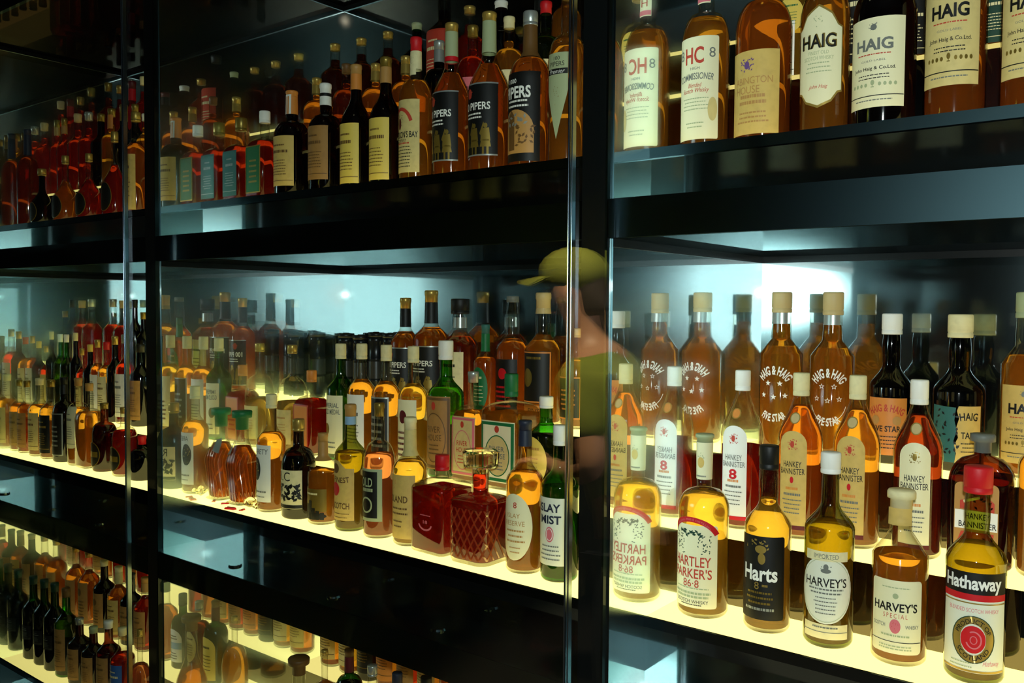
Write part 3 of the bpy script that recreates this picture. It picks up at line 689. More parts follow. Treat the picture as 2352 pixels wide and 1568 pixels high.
@art
def art_hudson(b, t, h, r):
    lb = ink(b, 'label', [rect(0, .07 * h, .56 * h, 2.1 * r)], 'parch', t, L1)
    ink(b, 'banner', annulus(-.2 * r, .37 * h, .9 * r, .14 * h, .2 * r, 20, 20, 150), 'brick', lb, L2)
    ink(b, 'emblem', leafy(-.3 * r, .41 * h, .5 * r, .1 * h, 26, 2) + [oval(-.3 * r, .40 * h, .16 * r, .04 * h)], 'maroon', lb, L2)
    ink(b, 'lettering', text_polys("HUDSON'S BAY", 0, .325 * h, .045 * h, 1.9 * r, .02) + text_polys('COMPANY', -.15 * r, .285 * h, .022 * h, .8 * r) + rows(-.1 * r, .24 * h, 7, .022 * h, 1.5 * r, .006 * h, 3), 'black', lb, L2)
    ink(b, 'lettering', rows(-.1 * r, .262 * h, 1, .02, 1.4 * r, .01 * h, 3), 'brick', lb, L2)
    nl = b.decal('neck_label', [rect(0, .74 * h, .90 * h, 1.7 * b.rf(.82 * h) * r)], paint('cream'), t, .0012)
    ink(b, 'emblem', leafy(0, .83 * h, .25 * r, .05 * h, 10, 2), 'brown', nl, .0018)
@art
def art_islay_oval(b, t, h, r):
    lb = ink(b, 'label', [oval(-.05 * r, .31 * h, 1.02 * r, .22 * h)], 'ivory', t, L1)
    ink(b, 'lettering', text_polys('8', .02 * r, .455 * h, .04 * h, None, .01), 'brick', lb, L2)
    ink(b, 'lettering', text_polys('ISLAY', -.1 * r, .385 * h, .03 * h, .8 * r) + text_polys('RESERVE', -.05 * r, .335 * h, .032 * h, 1.2 * r) + rows(0, .28 * h, 3, .035 * h, 1.2 * r, .012 * h, 5) + rows(0, .17 * h, 2, .03 * h, .7 * r, .008 * h, 6), 'tan', lb, L2)
@art
def art_islay_mist(b, t, h, r):
    lb = ink(b, 'label', [rect(0, .11 * h, .545 * h, 2.5 * r)], 'paleblue', t, L1)
    ink(b, 'lettering', text_polys('ISLAY', -.1 * r, .48 * h, .055 * h, 1.35 * r, .03) + text_polys('MIST', 0, .405 * h, .055 * h, 1.25 * r, .03), 'navy', lb, L2)
    ink(b, 'emblem', [oval(0, .31 * h, .24 * r, .05 * h)], 'pink', lb, L2); ink(b, 'emblem', annulus(0, .31 * h, .2 * r, .04 * h, .04 * r), 'white', lb, L3)
    ink(b, 'lettering', rows(0, .23 * h, 4, .028 * h, 1.3 * r, .009 * h, 4), 'grey', lb, L2)
@art
def art_red_eighteen(b, t, h, r):
    e = ink(b, 'emblem', annulus(0, .32 * h, .42 * r, .075 * h, .08 * r, 20, 190, 350) + text_polys('18', 0, .335 * h, .035 * h, .26 * r, .02) + rows(0, .40 * h, 1, .02, .8 * r, .01 * h, 3), 'pink', t, L1)
@art
def art_crystal_cuts(b, t, h, r):
    cuts = []
    n = 6; w = .04 * r; per = 4.2 * r
    for k in range(-n, n + 1):
        u = k * per / n / 2
        for s in (-1, 1):
            a, c = (u, .05 * h), (u + s * per / 3.6, .50 * h)
            cuts.append([(a[0] - w, a[1]), (a[0] + w, a[1]), (c[0] + w, c[1]), (c[0] - w, c[1])])
    cuts = [p for p in cuts if max(abs(x) for x, _ in p) < 2.6 * r]
    m, nt, out = nmat('cut_glass') if 'cut_glass' not in MATS else (None, None, None)
    if m:
        gl = N(nt, 'ShaderNodeBsdfGlossy', Color=(1, .9, .75, 1), Roughness=.12); tr = N(nt, 'ShaderNodeBsdfTransparent', Color=(1, .75, .5, 1)); mx = N(nt, 'ShaderNodeMixShader', Fac=.55)
        df = N(nt, 'ShaderNodeBsdfTranslucent', Color=(1, .55, .25, 1)); m2 = N(nt, 'ShaderNodeMixShader', Fac=.6)
        nt.links.new(tr.outputs[0], mx.inputs[1]); nt.links.new(gl.outputs[0], mx.inputs[2]); nt.links.new(mx.outputs[0], m2.inputs[1]); nt.links.new(df.outputs[0], m2.inputs[2]); nt.links.new(m2.outputs[0], out.inputs[0]); MATS['cut_glass'] = m
    for i, grp in enumerate((cuts[::2], cuts[1::2])): b.decal('cut_facets', grp, MATS['cut_glass'], t, L1 + .0003 * i)
@art
def art_fluted(b, t, h, r):
    fl = []
    for k in range(-9, 10):
        u = k * .3 * r
        fl.append([(u - .03 * r, .02 * h), (u + .03 * r, .02 * h), (u + .02 * r, .55 * h), (u - .02 * r, .55 * h)])
        fl.append([(u - .02 * r, .03 * h), (u, .03 * h), (u + .15 * r, .13 * h), (u + .13 * r, .13 * h)]); fl.append([(u + .02 * r, .03 * h), (u, .03 * h), (u - .15 * r, .13 * h), (u - .13 * r, .13 * h)])
    if 'cut_glass' not in MATS: solid('cut_glass', (1, .5, .25), .2)
    b.decal('cut_facets', fl, MATS['cut_glass'], t, L1)
    b.decal('hang_tag', [[(-.75 * r, .52 * h), (-.15 * r, .545 * h), (-.2 * r, .66 * h), (-.5 * r, .68 * h)]], paint('grey'), t, .003)
def riverhouse(b, t, h, r, frame, base, inkc):
    lb = ink(b, 'label', [rect(0, .07 * h, .60 * h, 1.9 * r)], base, t, L1)
    ink(b, 'border', outline(rect(0, .08 * h, .59 * h, 1.84 * r), .14 * r), frame, lb, L2)
    ov = ink(b, 'label', [oval(.02 * r, .30 * h, .66 * r, .17 * h)], 'parch' if base != 'label_tan' else 'label_tan', lb, L2)
    ink(b, 'border', annulus(.02 * r, .30 * h, .7 * r, .18 * h, .05 * r), frame, lb, L3)
    ink(b, 'emblem', [oval(0, .53 * h, .13 * r, .03 * h)], 'brick', lb, L3)
    ink(b, 'lettering', text_polys('RIVER', 0, .36 * h, .045 * h, .85 * r, .005) + text_polys('HOUSE', 0, .30 * h, .045 * h, .95 * r, .005) + rows(0, .24 * h, 3, .03 * h, .8 * r, .01 * h, 3), inkc, ov, L3)
@art
def art_river_tan(b, t, h, r): riverhouse(b, t, h, r, 'brown', 'label_tan', 'brown')
@art
def art_river_red(b, t, h, r): riverhouse(b, t, h, r, 'pink', 'parch', 'brick')
@art
def art_river_green(b, t, h, r): riverhouse(b, t, h, r, 'green', 'ivory', 'grey')
@art
def art_black_orange(b, t, h, r):
    lb = ink(b, 'label', [rect(0, .17 * h, .56 * h, 2.1 * r)], 'black', t, L1)
    ink(b, 'border', outline(rect(0, .175 * h, .555 * h, 2.05 * r), .07 * r), 'orange', lb, L2)
    ink(b, 'emblem', [oval(-.35 * r, .36 * h, .33 * r, .07 * h)], 'oldgold', lb, L2); ink(b, 'lettering', rows(0, .50 * h, 1, .02, 1.2 * r, .018 * h, 3), 'oldgold', lb, L2)
    l2 = ink(b, 'label', [rect(0, .07 * h, .155 * h, 2.1 * r)], 'orange', t, L1)
    ink(b, 'lettering', text_polys('FIVE', .1 * r, .11 * h, .04 * h, .8 * r), 'brown', l2, L2)
@art
def art_scotch_gold(b, t, h, r):
    lb = ink(b, 'label', [[(-1.0 * r, .09 * h), (1.0 * r, .09 * h), (1.0 * r, .50 * h), (.45 * r, .505 * h), (0, .56 * h), (-1.0 * r, .57 * h)]], 'label_gold', t, L1)
    ink(b, 'emblem', [oval(-.35 * r, .335 * h, .38 * r, .055 * h)], 'red', lb, L2); ink(b, 'emblem', [oval(-.3 * r, .5 * h, .3 * r, .04 * h)], 'brown', lb, L2)
    ink(b, 'lettering', text_polys('FINEST', .1 * r, .41 * h, .045 * h, 1.2 * r, .02, 0, -3 * r) + text_polys('SCOTCH', 0, .205 * h, .05 * h, 1.4 * r, .02) + rows(0, .14 * h, 2, .03 * h, 1.4 * r, .006 * h, 2), 'brown', lb, L2)
@art
def art_darkgreen_panel(b, t, h, r):
    lb = ink(b, 'label', [rect(0, .13 * h, .52 * h, 1.9 * r)], 'sage', t, L1)
    ink(b, 'label', [rect(-.05 * r, .155 * h, .50 * h, 1.4 * r)], 'black', lb, L2)
    ink(b, 'emblem', annulus(-.1 * r, .25 * h, .45 * r, .06 * h, .1 * r) + text_polys('OLD', -.1 * r, .42 * h, .07 * h, .9 * r, .02) + rows(-.05 * r, .35 * h, 1, .02, 1.1 * r, .025 * h, 3), 'sage', lb, L3)
@art
def art_islander(b, t, h, r):
    lb = ink(b, 'label', [rect(0, .06 * h, .56 * h, 2.0 * r)], 'label_gold', t, L1)
    ink(b, 'emblem', leafy(-.4 * r, .475 * h, .35 * r, .09 * h, 16, 2), 'brick', lb, L2)
    ink(b, 'lettering', text_polys('ISLAND', -.1 * r, .37 * h, .055 * h, 1.35 * r, .02) + rows(0, .29 * h, 2, .04 * h, 1.4 * r, .014 * h, 3) + rows(-.1 * r, .19 * h, 2, .04 * h, .8 * r, .012 * h, 5), 'brown', lb, L2)
@art
def art_captain(b, t, h, r):
    lb = ink(b, 'label', [rect(0, .11 * h, .50 * h, 2.2 * r)], 'cream', t, L1)
    ink(b, 'lettering', text_polys('R.C', -.1 * r, .435 * h, .09 * h, 1.0 * r, .0), 'black', lb, L2)
    ink(b, 'emblem', leafy(0, .27 * h, 1.9 * r, .16 * h, 60, 4) + [rect(0, .115 * h, .15 * h, 2.18 * r)], 'black', lb, L2)
@art
def art_skyline(b, t, h, r):
    lb = ink(b, 'label', [rect(0, .15 * h, .40 * h, 2.2 * r)], 'oldgold', t, L1)
    sk = []
    for k, (x, hh) in enumerate(((-.9, .07), (-.65, .11), (-.35, .17), (-.05, .21), (.2, .13), (.5, .1), (.8, .08))): sk.append(rect(x * r, .06 * h, (.06 + hh) * h, .27 * r))
    ink(b, 'emblem', sk + [oval(0, .10 * h, 1.1 * r, .035 * h)], 'black', t, L2)
    ink(b, 'lettering', rows(0, .335 * h, 1, .02, 1.3 * r, .02 * h, 3), 'cream', lb, L2)
@art
def art_antique(b, t, h, r):
    lb = ink(b, 'label', [rect(0, .09 * h, .575 * h, 1.75 * r)], 'white', t, L1)
    ink(b, 'lettering', text_polys('ARETY', .1 * r, .52 * h, .045 * h, 1.2 * r, .005, .1) + rows(0, .17 * h, 1, .02, 1.4 * r, .014 * h, 3) + rows(0, .13 * h, 1, .02, 1.0 * r, .008 * h, 5), 'grey', lb, L2)
    e = ink(b, 'emblem', [oval(-.3 * r, .37 * h, .42 * r, .10 * h)], 'black', lb, L2); ink(b, 'emblem', leafy(-.3 * r, .36 * h, .6 * r, .13 * h, 12, 3), 'label_gold', e, L3)
@art
def art_medal(b, t, h, r):
    lb = ink(b, 'label', [rect(0, .06 * h, .56 * h, 1.95 * r)], 'ivory', t, L1)
    ink(b, 'lettering', text_polys('IMPERIAL', 0, .475 * h, .04 * h, 1.4 * r, .01) + text_polys('GOLD MEDAL', 0, .42 * h, .045 * h, 1.6 * r, .01) + rows(0, .15 * h, 2, .04 * h, 1.1 * r, .012 * h, 3), 'grey', lb, L2)
    ink(b, 'emblem', [oval(-.35 * r, .27 * h, .3 * r, .05 * h)], 'oldgold', lb, L2)
@art
def art_round_front(b, t, h, r):
    b.decal('label', [oval(0, .26 * h, .72 * r, .17 * h)], paint('black'), t, .003)
    b.decal('border', annulus(0, .26 * h, .76 * r, .18 * h, .07 * r), paint('oldgold'), t, .0034)
    b.decal('emblem', [rect(0, .22 * h, .30 * h, 1.1 * r)], paint('oldgold'), t, .0034)
@art
def art_dark_disc(b, t, h, r):
    b.decal('label', [oval(0, .24 * h, .66 * r, .16 * h)], paint('black'), t, .002)
    b.decal('border', annulus(0, .24 * h, .7 * r, .17 * h, .05 * r), paint('oldgold'), t, .0024)
BOTTLES = [
('whisky_bottle', -0.2471, 0.0858, 'mid', 1, 0.0391, 0.3009, 8, 'bulb', {'g': 'olive', 'q': 'gold', 'f': 0.635, 'c': 'red', 'cl': 0.125, 'cw': 1.25, 'art': 'hathaway'}, 'green-necked bottle with red cap, black band and gold ring emblem, front row, right bay', 'bottles in the front row of the middle shelf, right bay'),
('whisky_bottle', -0.3489, 0.0858, 'mid', 1, 0.0389, 0.2539, 7, 'cone', {'q': 'amber', 'f': 0.63, 'c': 'cream', 'cl': 0.12, 'ct': 'foil', 'cw': 1.35, 'art': 'harvspecial'}, 'clear bottle with cream label, red disc and ribbed amber neck, front row, right bay', 'bottles in the front row of the middle shelf, right bay'),
('whisky_bottle', -0.4539, 0.0858, 'mid', 1, 0.0374, 0.2987, 12, 'std', {'g': 'olive', 'q': 'gold', 'f': 0.63, 'c': 'white', 'cl': 0.11, 'cw': 1.2, 'art': 'harvoval'}, 'green-necked bottle with oval pale label and white cap, front row, right bay', 'bottles in the front row of the middle shelf, right bay'),
('whisky_bottle', -0.5533, 0.0858, 'mid', 1, 0.0371, 0.2995, 2, 'bulb', {'q': 'gold', 'f': 0.71, 'c': 'black', 'cl': 0.13, 'art': 'harts', 'cw': 1.08}, 'clear amber bottle with black label, white blackletter and black cap, front row, right bay', 'bottles in the front row of the middle shelf, right bay'),
('whisky_bottle', -0.6675, 0.0858, 'mid', 1, 0.0428, 0.3072, -2, 'hartley', {'q': 'gold', 'f': 0.665, 'c': 'sage', 'cl': 0.05, 'ct': 'foil', 'cw': 1.2, 'art': 'hartley'}, 'tall clear bottle with cream label, red arched banner, cream capsule, front row, right bay', 'bottles in the front row of the middle shelf, right bay'),
('whisky_bottle', -0.1824, 0.2288, 'mid', 2, 0.0365, 0.2764, 0, 'std', {'q': 'amber', 'f': 0.7, 'c': 'cream'}, 'amber bottle cut off by the right edge of the photo, middle row', 'bottles in the middle row of the middle shelf, right bay'),
('flask_bottle', -0.2677, 0.2288, 'mid', 2, 0.0457, 0.2058, 0, 'hip', {'g': 'brown', 'q': 'deep', 'f': 0.7, 'c': 'grey', 'cl': 0.14, 'cw': 1.5, 'ct': 'foil', 'art': 'flask'}, 'broad dark brown flask with red and white label and grey stopper, right bay', 'bottles in the middle row of the middle shelf, right bay'),
('whisky_bottle', -0.3614, 0.2288, 'mid', 2, 0.0374, 0.2847, 6, 'bell', {'q': 'deep', 'f': 0.8, 'c': 'white', 'cl': 0.14, 'art': 'bannister_white'}, 'bell-shouldered dark amber bottle with tall cream arched label, middle row, right bay', 'bottles in the middle row of the middle shelf, right bay'),
('whisky_bottle', -0.4582, 0.2288, 'mid', 2, 0.0379, 0.2866, 0, 'bell', {'q': 'amber', 'f': 0.8, 'c': 'cream', 'cl': 0.14, 'art': 'bannister_gold'}, 'bell-shouldered bottle with gold arched label, behind the white-capped green neck, right bay', 'bottles in the middle row of the middle shelf, right bay'),
('whisky_bottle', -0.5547, 0.2288, 'mid', 2, 0.038, 0.2861, 0, 'bell', {'q': 'orange', 'f': 0.8, 'c': 'cream', 'cl': 0.14, 'art': 'bannister_gold'}, 'bell-shouldered bottle with gold arched label, nearest left of the white-capped green neck, right bay', 'bottles in the middle row of the middle shelf, right bay'),
('whisky_bottle', -0.6627, 0.2288, 'mid', 2, 0.038, 0.2854, 0, 'bell', {'q': 'red', 'f': 0.52, 'c': 'white', 'cl': 0.13, 'art': 'bannister_eight', 'cq': 0.4}, 'clear bell-shouldered bottle with white arched label and red figure eight, middle row, right bay', 'bottles in the middle row of the middle shelf, right bay'),
('whisky_bottle', -0.2321, 0.3744, 'mid', 3, 0.0376, 0.3043, 5, 'five', {'q': 'amber', 'f': 0.66, 'c': 'sage', 'cl': 0.14, 'art': 'haig_small'}, 'amber bottle with parchment label at the right edge, back row of right bay', 'bottles in the back row of the middle shelf, right bay'),
('whisky_bottle', -0.3324, 0.3744, 'mid', 3, 0.0411, 0.2667, 6, 'dark5', {'g': 'dark', 'q': 'black', 'f': 0.6, 'c': 'cream', 'cl': 0.15, 'cw': 1.25, 'art': 'haig_torn'}, 'dark brown bulb-necked bottle with torn orange label, back row, right bay', 'bottles in the back row of the middle shelf, right bay'),
('whisky_bottle', -0.4445, 0.3744, 'mid', 3, 0.0365, 0.2671, 4, 'dark5', {'g': 'dark', 'q': 'black', 'f': 0.6, 'c': 'white', 'cl': 0.14, 'cw': 1.25, 'art': 'haig_dark_label'}, 'dark brown bulb-necked bottle with intact orange label, back row, right bay', 'bottles in the back row of the middle shelf, right bay'),
('whisky_bottle', -0.55, 0.3744, 'mid', 3, 0.0394, 0.306, 8, 'five', {'q': 'amber', 'f': 0.8, 'c': 'cork', 'cl': 0.14, 'art': 'five_hollow'}, 'corked amber bottle printed with five outlined white stars, back row, right bay', 'bottles in the back row of the middle shelf, right bay'),
('whisky_bottle', -0.6486, 0.3744, 'mid', 3, 0.0407, 0.3066, 3, 'five', {'q': 'amber', 'f': 0.8, 'c': 'cork', 'cl': 0.13, 'art': 'five_solid'}, 'corked amber bottle printed with five solid white stars, back row, right bay', 'bottles in the back row of the middle shelf, right bay'),
('whisky_bottle', -0.1962, 0.0858, 'top', 1, 0.0382, 0.3063, 0, 'round', {'q': 'orange', 'f': 0.68, 'c': 'gold', 'art': 'haig_parch'}, 'large amber bottle with parchment label cut by the right edge, top shelf', 'bottles in the front row of the top shelf, right bay'),
('whisky_bottle', -0.2913, 0.0858, 'top', 1, 0.0405, 0.3181, 0, 'round', {'q': 'orange', 'f': 0.68, 'c': 'gold', 'art': 'haig_parch'}, 'large amber bottle with worn parchment label, whole in view, top shelf, right bay', 'bottles in the front row of the top shelf, right bay'),
('whisky_bottle', -0.388, 0.0858, 'top', 1, 0.0443, 0.3005, -4, 'round', {'g': 'dark', 'q': 'deep', 'f': 0.66, 'c': 'black', 'art': 'haig_ivory'}, 'dark red-brown bottle with square ivory label and dark neck, top shelf, right bay', 'bottles in the front row of the top shelf, right bay'),
('whisky_bottle', -0.476, 0.0858, 'top', 1, 0.037, 0.3229, 4, 'round', {'q': 'amber', 'f': 0.69, 'c': 'gold', 'art': 'haig_gold'}, 'amber bottle with scalloped gold-edged ivory label, top shelf of right bay', 'bottles in the front row of the top shelf, right bay'),
('whisky_bottle', -0.5752, 0.0858, 'top', 1, 0.0442, 0.3241, 0, 'round', {'q': 'orange', 'f': 0.715, 'c': 'gold', 'art': 'washington'}, 'broad dark amber bottle with faded gold label and purple crest, top shelf', 'bottles in the front row of the top shelf, right bay'),
('whisky_bottle', -0.6764, 0.0858, 'top', 1, 0.0396, 0.3237, 0, 'round', {'q': 'amber', 'f': 0.68, 'c': 'gold', 'art': 'hc'}, 'amber bottle with ivory label, large red initials and pink neck label, top shelf, right bay', 'bottles in the front row of the top shelf, right bay'),
('whisky_bottle', -0.2671, 0.2288, 'top', 2, 0.0365, 0.2169, 0, 'std', {'q': 'amber', 'f': 0.66, 'c': 'black', 'L': [('darkgreen', 0.06, 0.44, 0.95, 'rect', 'lines', 'cream'), ('label_gold', 0.46, 0.6, 0.95, 'rect', 'cut')]}, 'amber bottle with dark green label between the two large amber bottles, top shelf', 'bottles in the middle row of the top shelf, right bay'),
('whisky_bottle', -0.3845, 0.2288, 'top', 2, 0.0365, 0.2344, 0, 'std', {'q': 'amber', 'f': 0.66, 'c': 'black', 'L': [('black', 0.06, 0.44, 0.95, 'rect', 'lines', 'cream'), ('orange', 0.44, 0.62, 0.95, 'rr', 'plain', 'cream')]}, 'amber bottle with half orange half black label, second row, top shelf', 'bottles in the middle row of the top shelf, right bay'),
('whisky_bottle', -0.4712, 0.2288, 'top', 2, 0.0373, 0.2569, 0, 'std', {'q': 'amber', 'f': 0.66, 'c': 'black', 'L': [('black', 0.06, 0.6, 0.95, 'rect', 'lines', 'cream')]}, 'amber bottle with black printed label behind the ivory-labelled dark one, top shelf', 'bottles in the middle row of the top shelf, right bay'),
('whisky_bottle', -0.5762, 0.2288, 'top', 2, 0.0365, 0.2322, 0, 'slim', {'q': 'gold', 'f': 0.62, 'c': 'gold', 'L': [('yellow', 0.36, 0.62, 0.7, 'oval', 'plain', 'green'), ('white', 0.05, 0.45, 0.3, 'rect', 'lines', 'black')]}, 'amber bottle with yellow seal and striped paper tape, top shelf, right bay', 'bottles in the middle row of the top shelf, right bay'),
('whisky_bottle', -0.9683, 0.0858, 'mid', 1, 0.0365, 0.2958, 4, 'std', {'g': 'green', 'q': 'gold', 'f': 0.6, 'c': 'white', 'cl': 0.13, 'art': 'islay_mist'}, 'green bottle with pale blue label and white capsule beside the pane edge', 'bottles in the front row of the middle shelf, centre bay'),
('whisky_bottle', -1.0529, 0.0858, 'mid', 1, 0.0372, 0.2979, 6, 'std', {'q': 'amber', 'f': 0.66, 'c': 'navy', 'cl': 0.07, 'ct': 'foil', 'k': ('navy', 0.17), 'art': 'islay_oval'}, 'clear amber bottle with oval cream label and black capsule, front row, centre bay', 'bottles in the front row of the middle shelf, centre bay'),
('crystal_decanter', -1.1673, 0.0858, 'mid', 1, 0.0513, 0.227, 0, 'crystal', {'q': 'red', 'f': 0.78, 'c': 'cream', 'cl': 0.21, 'ct': 'crystal', 'art': 'crystal_cuts'}, 'low cut-crystal decanter of red spirit with glass stopper, front row, centre bay', 'bottles in the front row of the middle shelf, centre bay'),
('whisky_bottle', -1.2748, 0.0858, 'mid', 1, 0.0493, 0.2054, -3, 'sqlow', {'q': 'red', 'f': 0.66, 'c': 'red', 'cl': 0.16, 'cw': 1.05, 'art': 'red_eighteen'}, 'square red bottle with red cap and white seal, front row, centre bay', 'bottles in the front row of the middle shelf, centre bay'),
('whisky_bottle', -1.3701, 0.0858, 'mid', 1, 0.0382, 0.2778, 3, 'std', {'q': 'gold', 'f': 0.66, 'c': 'cream', 'cl': 0.1, 'ct': 'foil', 'k': ('parch', 0.3), 'art': 'islander'}, 'amber bottle with wide tan label and cream capsule, front row, centre bay', 'bottles in the front row of the middle shelf, centre bay'),
('whisky_bottle', -1.4686, 0.0858, 'mid', 1, 0.0365, 0.3024, 2, 'squat', {'q': 'blush', 'f': 0.62, 'c': 'oldgold', 'cl': 0.1, 'ct': 'foil', 'art': 'darkgreen_panel'}, 'pinkish amber bottle with black-on-green framed label, front row, centre bay', 'bottles in the front row of the middle shelf, centre bay'),
('whisky_bottle', -1.5658, 0.0858, 'mid', 1, 0.0365, 0.2924, 4, 'std', {'g': 'olive', 'q': 'gold', 'f': 0.62, 'c': 'tan', 'cl': 0.1, 'ct': 'foil', 'k': ('sky', 0.16), 'art': 'scotch_gold'}, 'olive-necked bottle with gold label and red disc, front row, centre bay', 'bottles in the front row of the middle shelf, centre bay'),
('whisky_bottle', -1.6641, 0.0858, 'mid', 1, 0.0365, 0.2158, 0, 'squat', {'q': 'amber', 'f': 0.58, 'c': 'tan', 'cl': 0.1, 'ct': 'foil', 'k': ('tan', 0.3), 'art': 'skyline'}, 'small round-shouldered flagon with black skyline print and brown capsule, front row', 'bottles in the front row of the middle shelf, centre bay'),
('whisky_bottle', -1.7565, 0.0858, 'mid', 1, 0.042, 0.2417, 0, 'squat', {'g': 'dark', 'q': 'black', 'f': 0.6, 'c': 'gold', 'cl': 0.12, 'cw': 1.2, 'art': 'captain'}, 'dumpy nearly black bottle with cream pictorial label, front row, centre bay', 'bottles in the front row of the middle shelf, centre bay'),
('whisky_bottle', -1.8647, 0.0858, 'mid', 1, 0.0365, 0.2961, 0, 'std', {'q': 'amber', 'f': 0.67, 'c': 'cream', 'cl': 0.12, 'art': 'antique'}, 'amber bottle with tall white label and black oval emblem, front row, centre bay', 'bottles in the front row of the middle shelf, centre bay'),
('decanter', -1.9893, 0.0858, 'mid', 1, 0.0365, 0.2442, 0, 'decanter', {'q': 'orange', 'f': 0.62, 'c': 'green', 'cl': 0.2, 'ct': 'tee', 'cw': 1.05, 'art': 'fluted'}, 'fluted glass decanter with green stopper and grey tag, front row, centre bay', 'bottles in the front row of the middle shelf, centre bay'),
('whisky_bottle', -1.1055, 0.2288, 'mid', 2, 0.0402, 0.2076, -14, 'std', {'g': 'green', 'q': 'brown', 'f': 0.6, 'c': 'white', 'cl': 0.12, 'L': [('yellow', 0.08, 0.6, 0.92, 'oval', 'plain', 'tan')]}, 'dark green bottle with yellow oval label and white cap, middle row, centre bay', 'bottles in the middle row of the middle shelf, centre bay'),
('whisky_bottle', -1.2008, 0.2288, 'mid', 2, 0.0492, 0.2512, 0, 'sqlow', {'q': 'amber', 'f': 0.66, 'c': 'green', 'cl': 0.2, 'cw': 1.05, 'art': 'river_green'}, 'broad square amber bottle with green framed oval label and green capsule, centre bay', 'bottles in the middle row of the middle shelf, centre bay'),
('whisky_bottle', -1.3113, 0.2288, 'mid', 2, 0.0369, 0.2505, 0, 'sq', {'q': 'amber', 'f': 0.64, 'c': 'silver', 'cl': 0.1, 'ct': 'foil', 'art': 'river_red'}, 'square amber bottle with pink and parchment oval label, middle row, centre bay', 'bottles in the middle row of the middle shelf, centre bay'),
('whisky_bottle', -1.3962, 0.2288, 'mid', 2, 0.0429, 0.3186, 2, 'std', {'g': 'green', 'q': 'gold', 'f': 0.66, 'c': 'white', 'cl': 0.14, 'cw': 1.2, 'art': 'river_tan'}, 'large green bottle with tan label and white cap, middle row, centre bay', 'bottles in the middle row of the middle shelf, centre bay'),
('whisky_bottle', -1.5018, 0.2288, 'mid', 2, 0.0365, 0.302, 0, 'std', {'q': 'gold', 'f': 0.7, 'c': 'cream', 'cl': 0.13, 'L': [('ivory', 0.06, 0.58, 0.97, 'rect', 'crest', 'maroon')]}, 'amber bottle with ivory label and cream cap, left of the green one', 'bottles in the middle row of the middle shelf, centre bay'),
('whisky_bottle', -1.5954, 0.2288, 'mid', 2, 0.0365, 0.3022, 0, 'std', {'q': 'amber', 'f': 0.7, 'c': 'cream', 'cl': 0.13, 'L': [('black', 0.06, 0.58, 0.97, 'rect', 'frame', 'silver')]}, 'amber bottle with black label and cream cap, middle row, centre bay', 'bottles in the middle row of the middle shelf, centre bay'),
('whisky_bottle', -1.6845, 0.2288, 'mid', 2, 0.0365, 0.3027, 0, 'std', {'q': 'amber', 'f': 0.7, 'c': 'cream', 'cl': 0.13, 'L': [('white', 0.06, 0.58, 0.97, 'rect', 'lines', 'grey')]}, 'amber bottle with white label, right of the green white-labelled one, middle row, centre bay', 'bottles in the middle row of the middle shelf, centre bay'),
('whisky_bottle', -1.7644, 0.2288, 'mid', 2, 0.0365, 0.3002, 0, 'std', {'g': 'green', 'q': 'gold', 'f': 0.6, 'c': 'cream', 'cl': 0.13, 'art': 'medal'}, 'green bottle with white label and cream cap, middle row, centre bay', 'bottles in the middle row of the middle shelf, centre bay'),
('whisky_bottle', -1.882, 0.2288, 'mid', 2, 0.0377, 0.2254, 0, 'sq', {'q': 'red', 'f': 0.66, 'c': 'orange', 'cl': 0.14, 'L': [('orange', 0.06, 0.6, 0.8, 'rect', 'frame', 'brick')]}, 'square red-amber bottle with orange framed label, middle row, centre bay', 'bottles in the middle row of the middle shelf, centre bay'),
('jug_bottle', -1.9634, 0.2288, 'mid', 2, 0.0418, 0.2906, 0, 'jug', {'q': 'pale', 'f': 0.47, 'c': 'gold', 'cl': 0.08, 'L': [('parch', 0.08, 0.4, 0.8, 'rect', 'plain', 'tan')]}, 'clear round-shouldered jug bottle with gold cap, middle row, centre bay', 'bottles in the middle row of the middle shelf, centre bay'),
('whisky_bottle', -1.1276, 0.3744, 'mid', 3, 0.0365, 0.2269, 0, 'std', {'q': 'amber', 'f': 0.68, 'c': 'cork', 'L': [('black', 0.1, 0.52, 0.9, 'rect', 'frame', 'orange')]}, 'amber bottle seen past the chrome pane edge, back row, centre bay', 'bottles in the back row of the middle shelf, centre bay'),
('whisky_bottle', -1.2214, 0.3744, 'mid', 3, 0.043, 0.3086, 2, 'bulb', {'q': 'amber', 'f': 0.68, 'c': 'cork', 'cl': 0.12, 'ct': 'foil', 'k': ('cork', 0.16), 'art': 'black_orange'}, 'amber bottle with orange-bordered black label, back row, centre bay', 'bottles in the back row of the middle shelf, centre bay'),
('whisky_bottle', -1.3125, 0.3744, 'mid', 3, 0.04, 0.3007, 0, 'bulb', {'q': 'orange', 'f': 0.66, 'c': 'grey', 'cl': 0.05, 'L': [('black', 0.06, 0.5, 0.95, 'rect', 'crest', 'red')]}, 'clear-necked amber bottle with black label, back row, centre bay', 'bottles in the back row of the middle shelf, centre bay'),
('whisky_bottle', -1.3692, 0.3406, 'mid', 3, 0.0285, 0.232, 0, 'std', {'q': 'orange', 'f': 0.66, 'c': 'teal', 'cl': 0.1, 'ct': 'foil', 'k': ('green', 0.28), 'L': [('green', 0.1, 0.56, 0.9, 'oval', 'plain', 'cream')]}, 'amber bottle with green and white capsule and green round label, centre bay', 'bottles in the back row of the middle shelf, centre bay'),
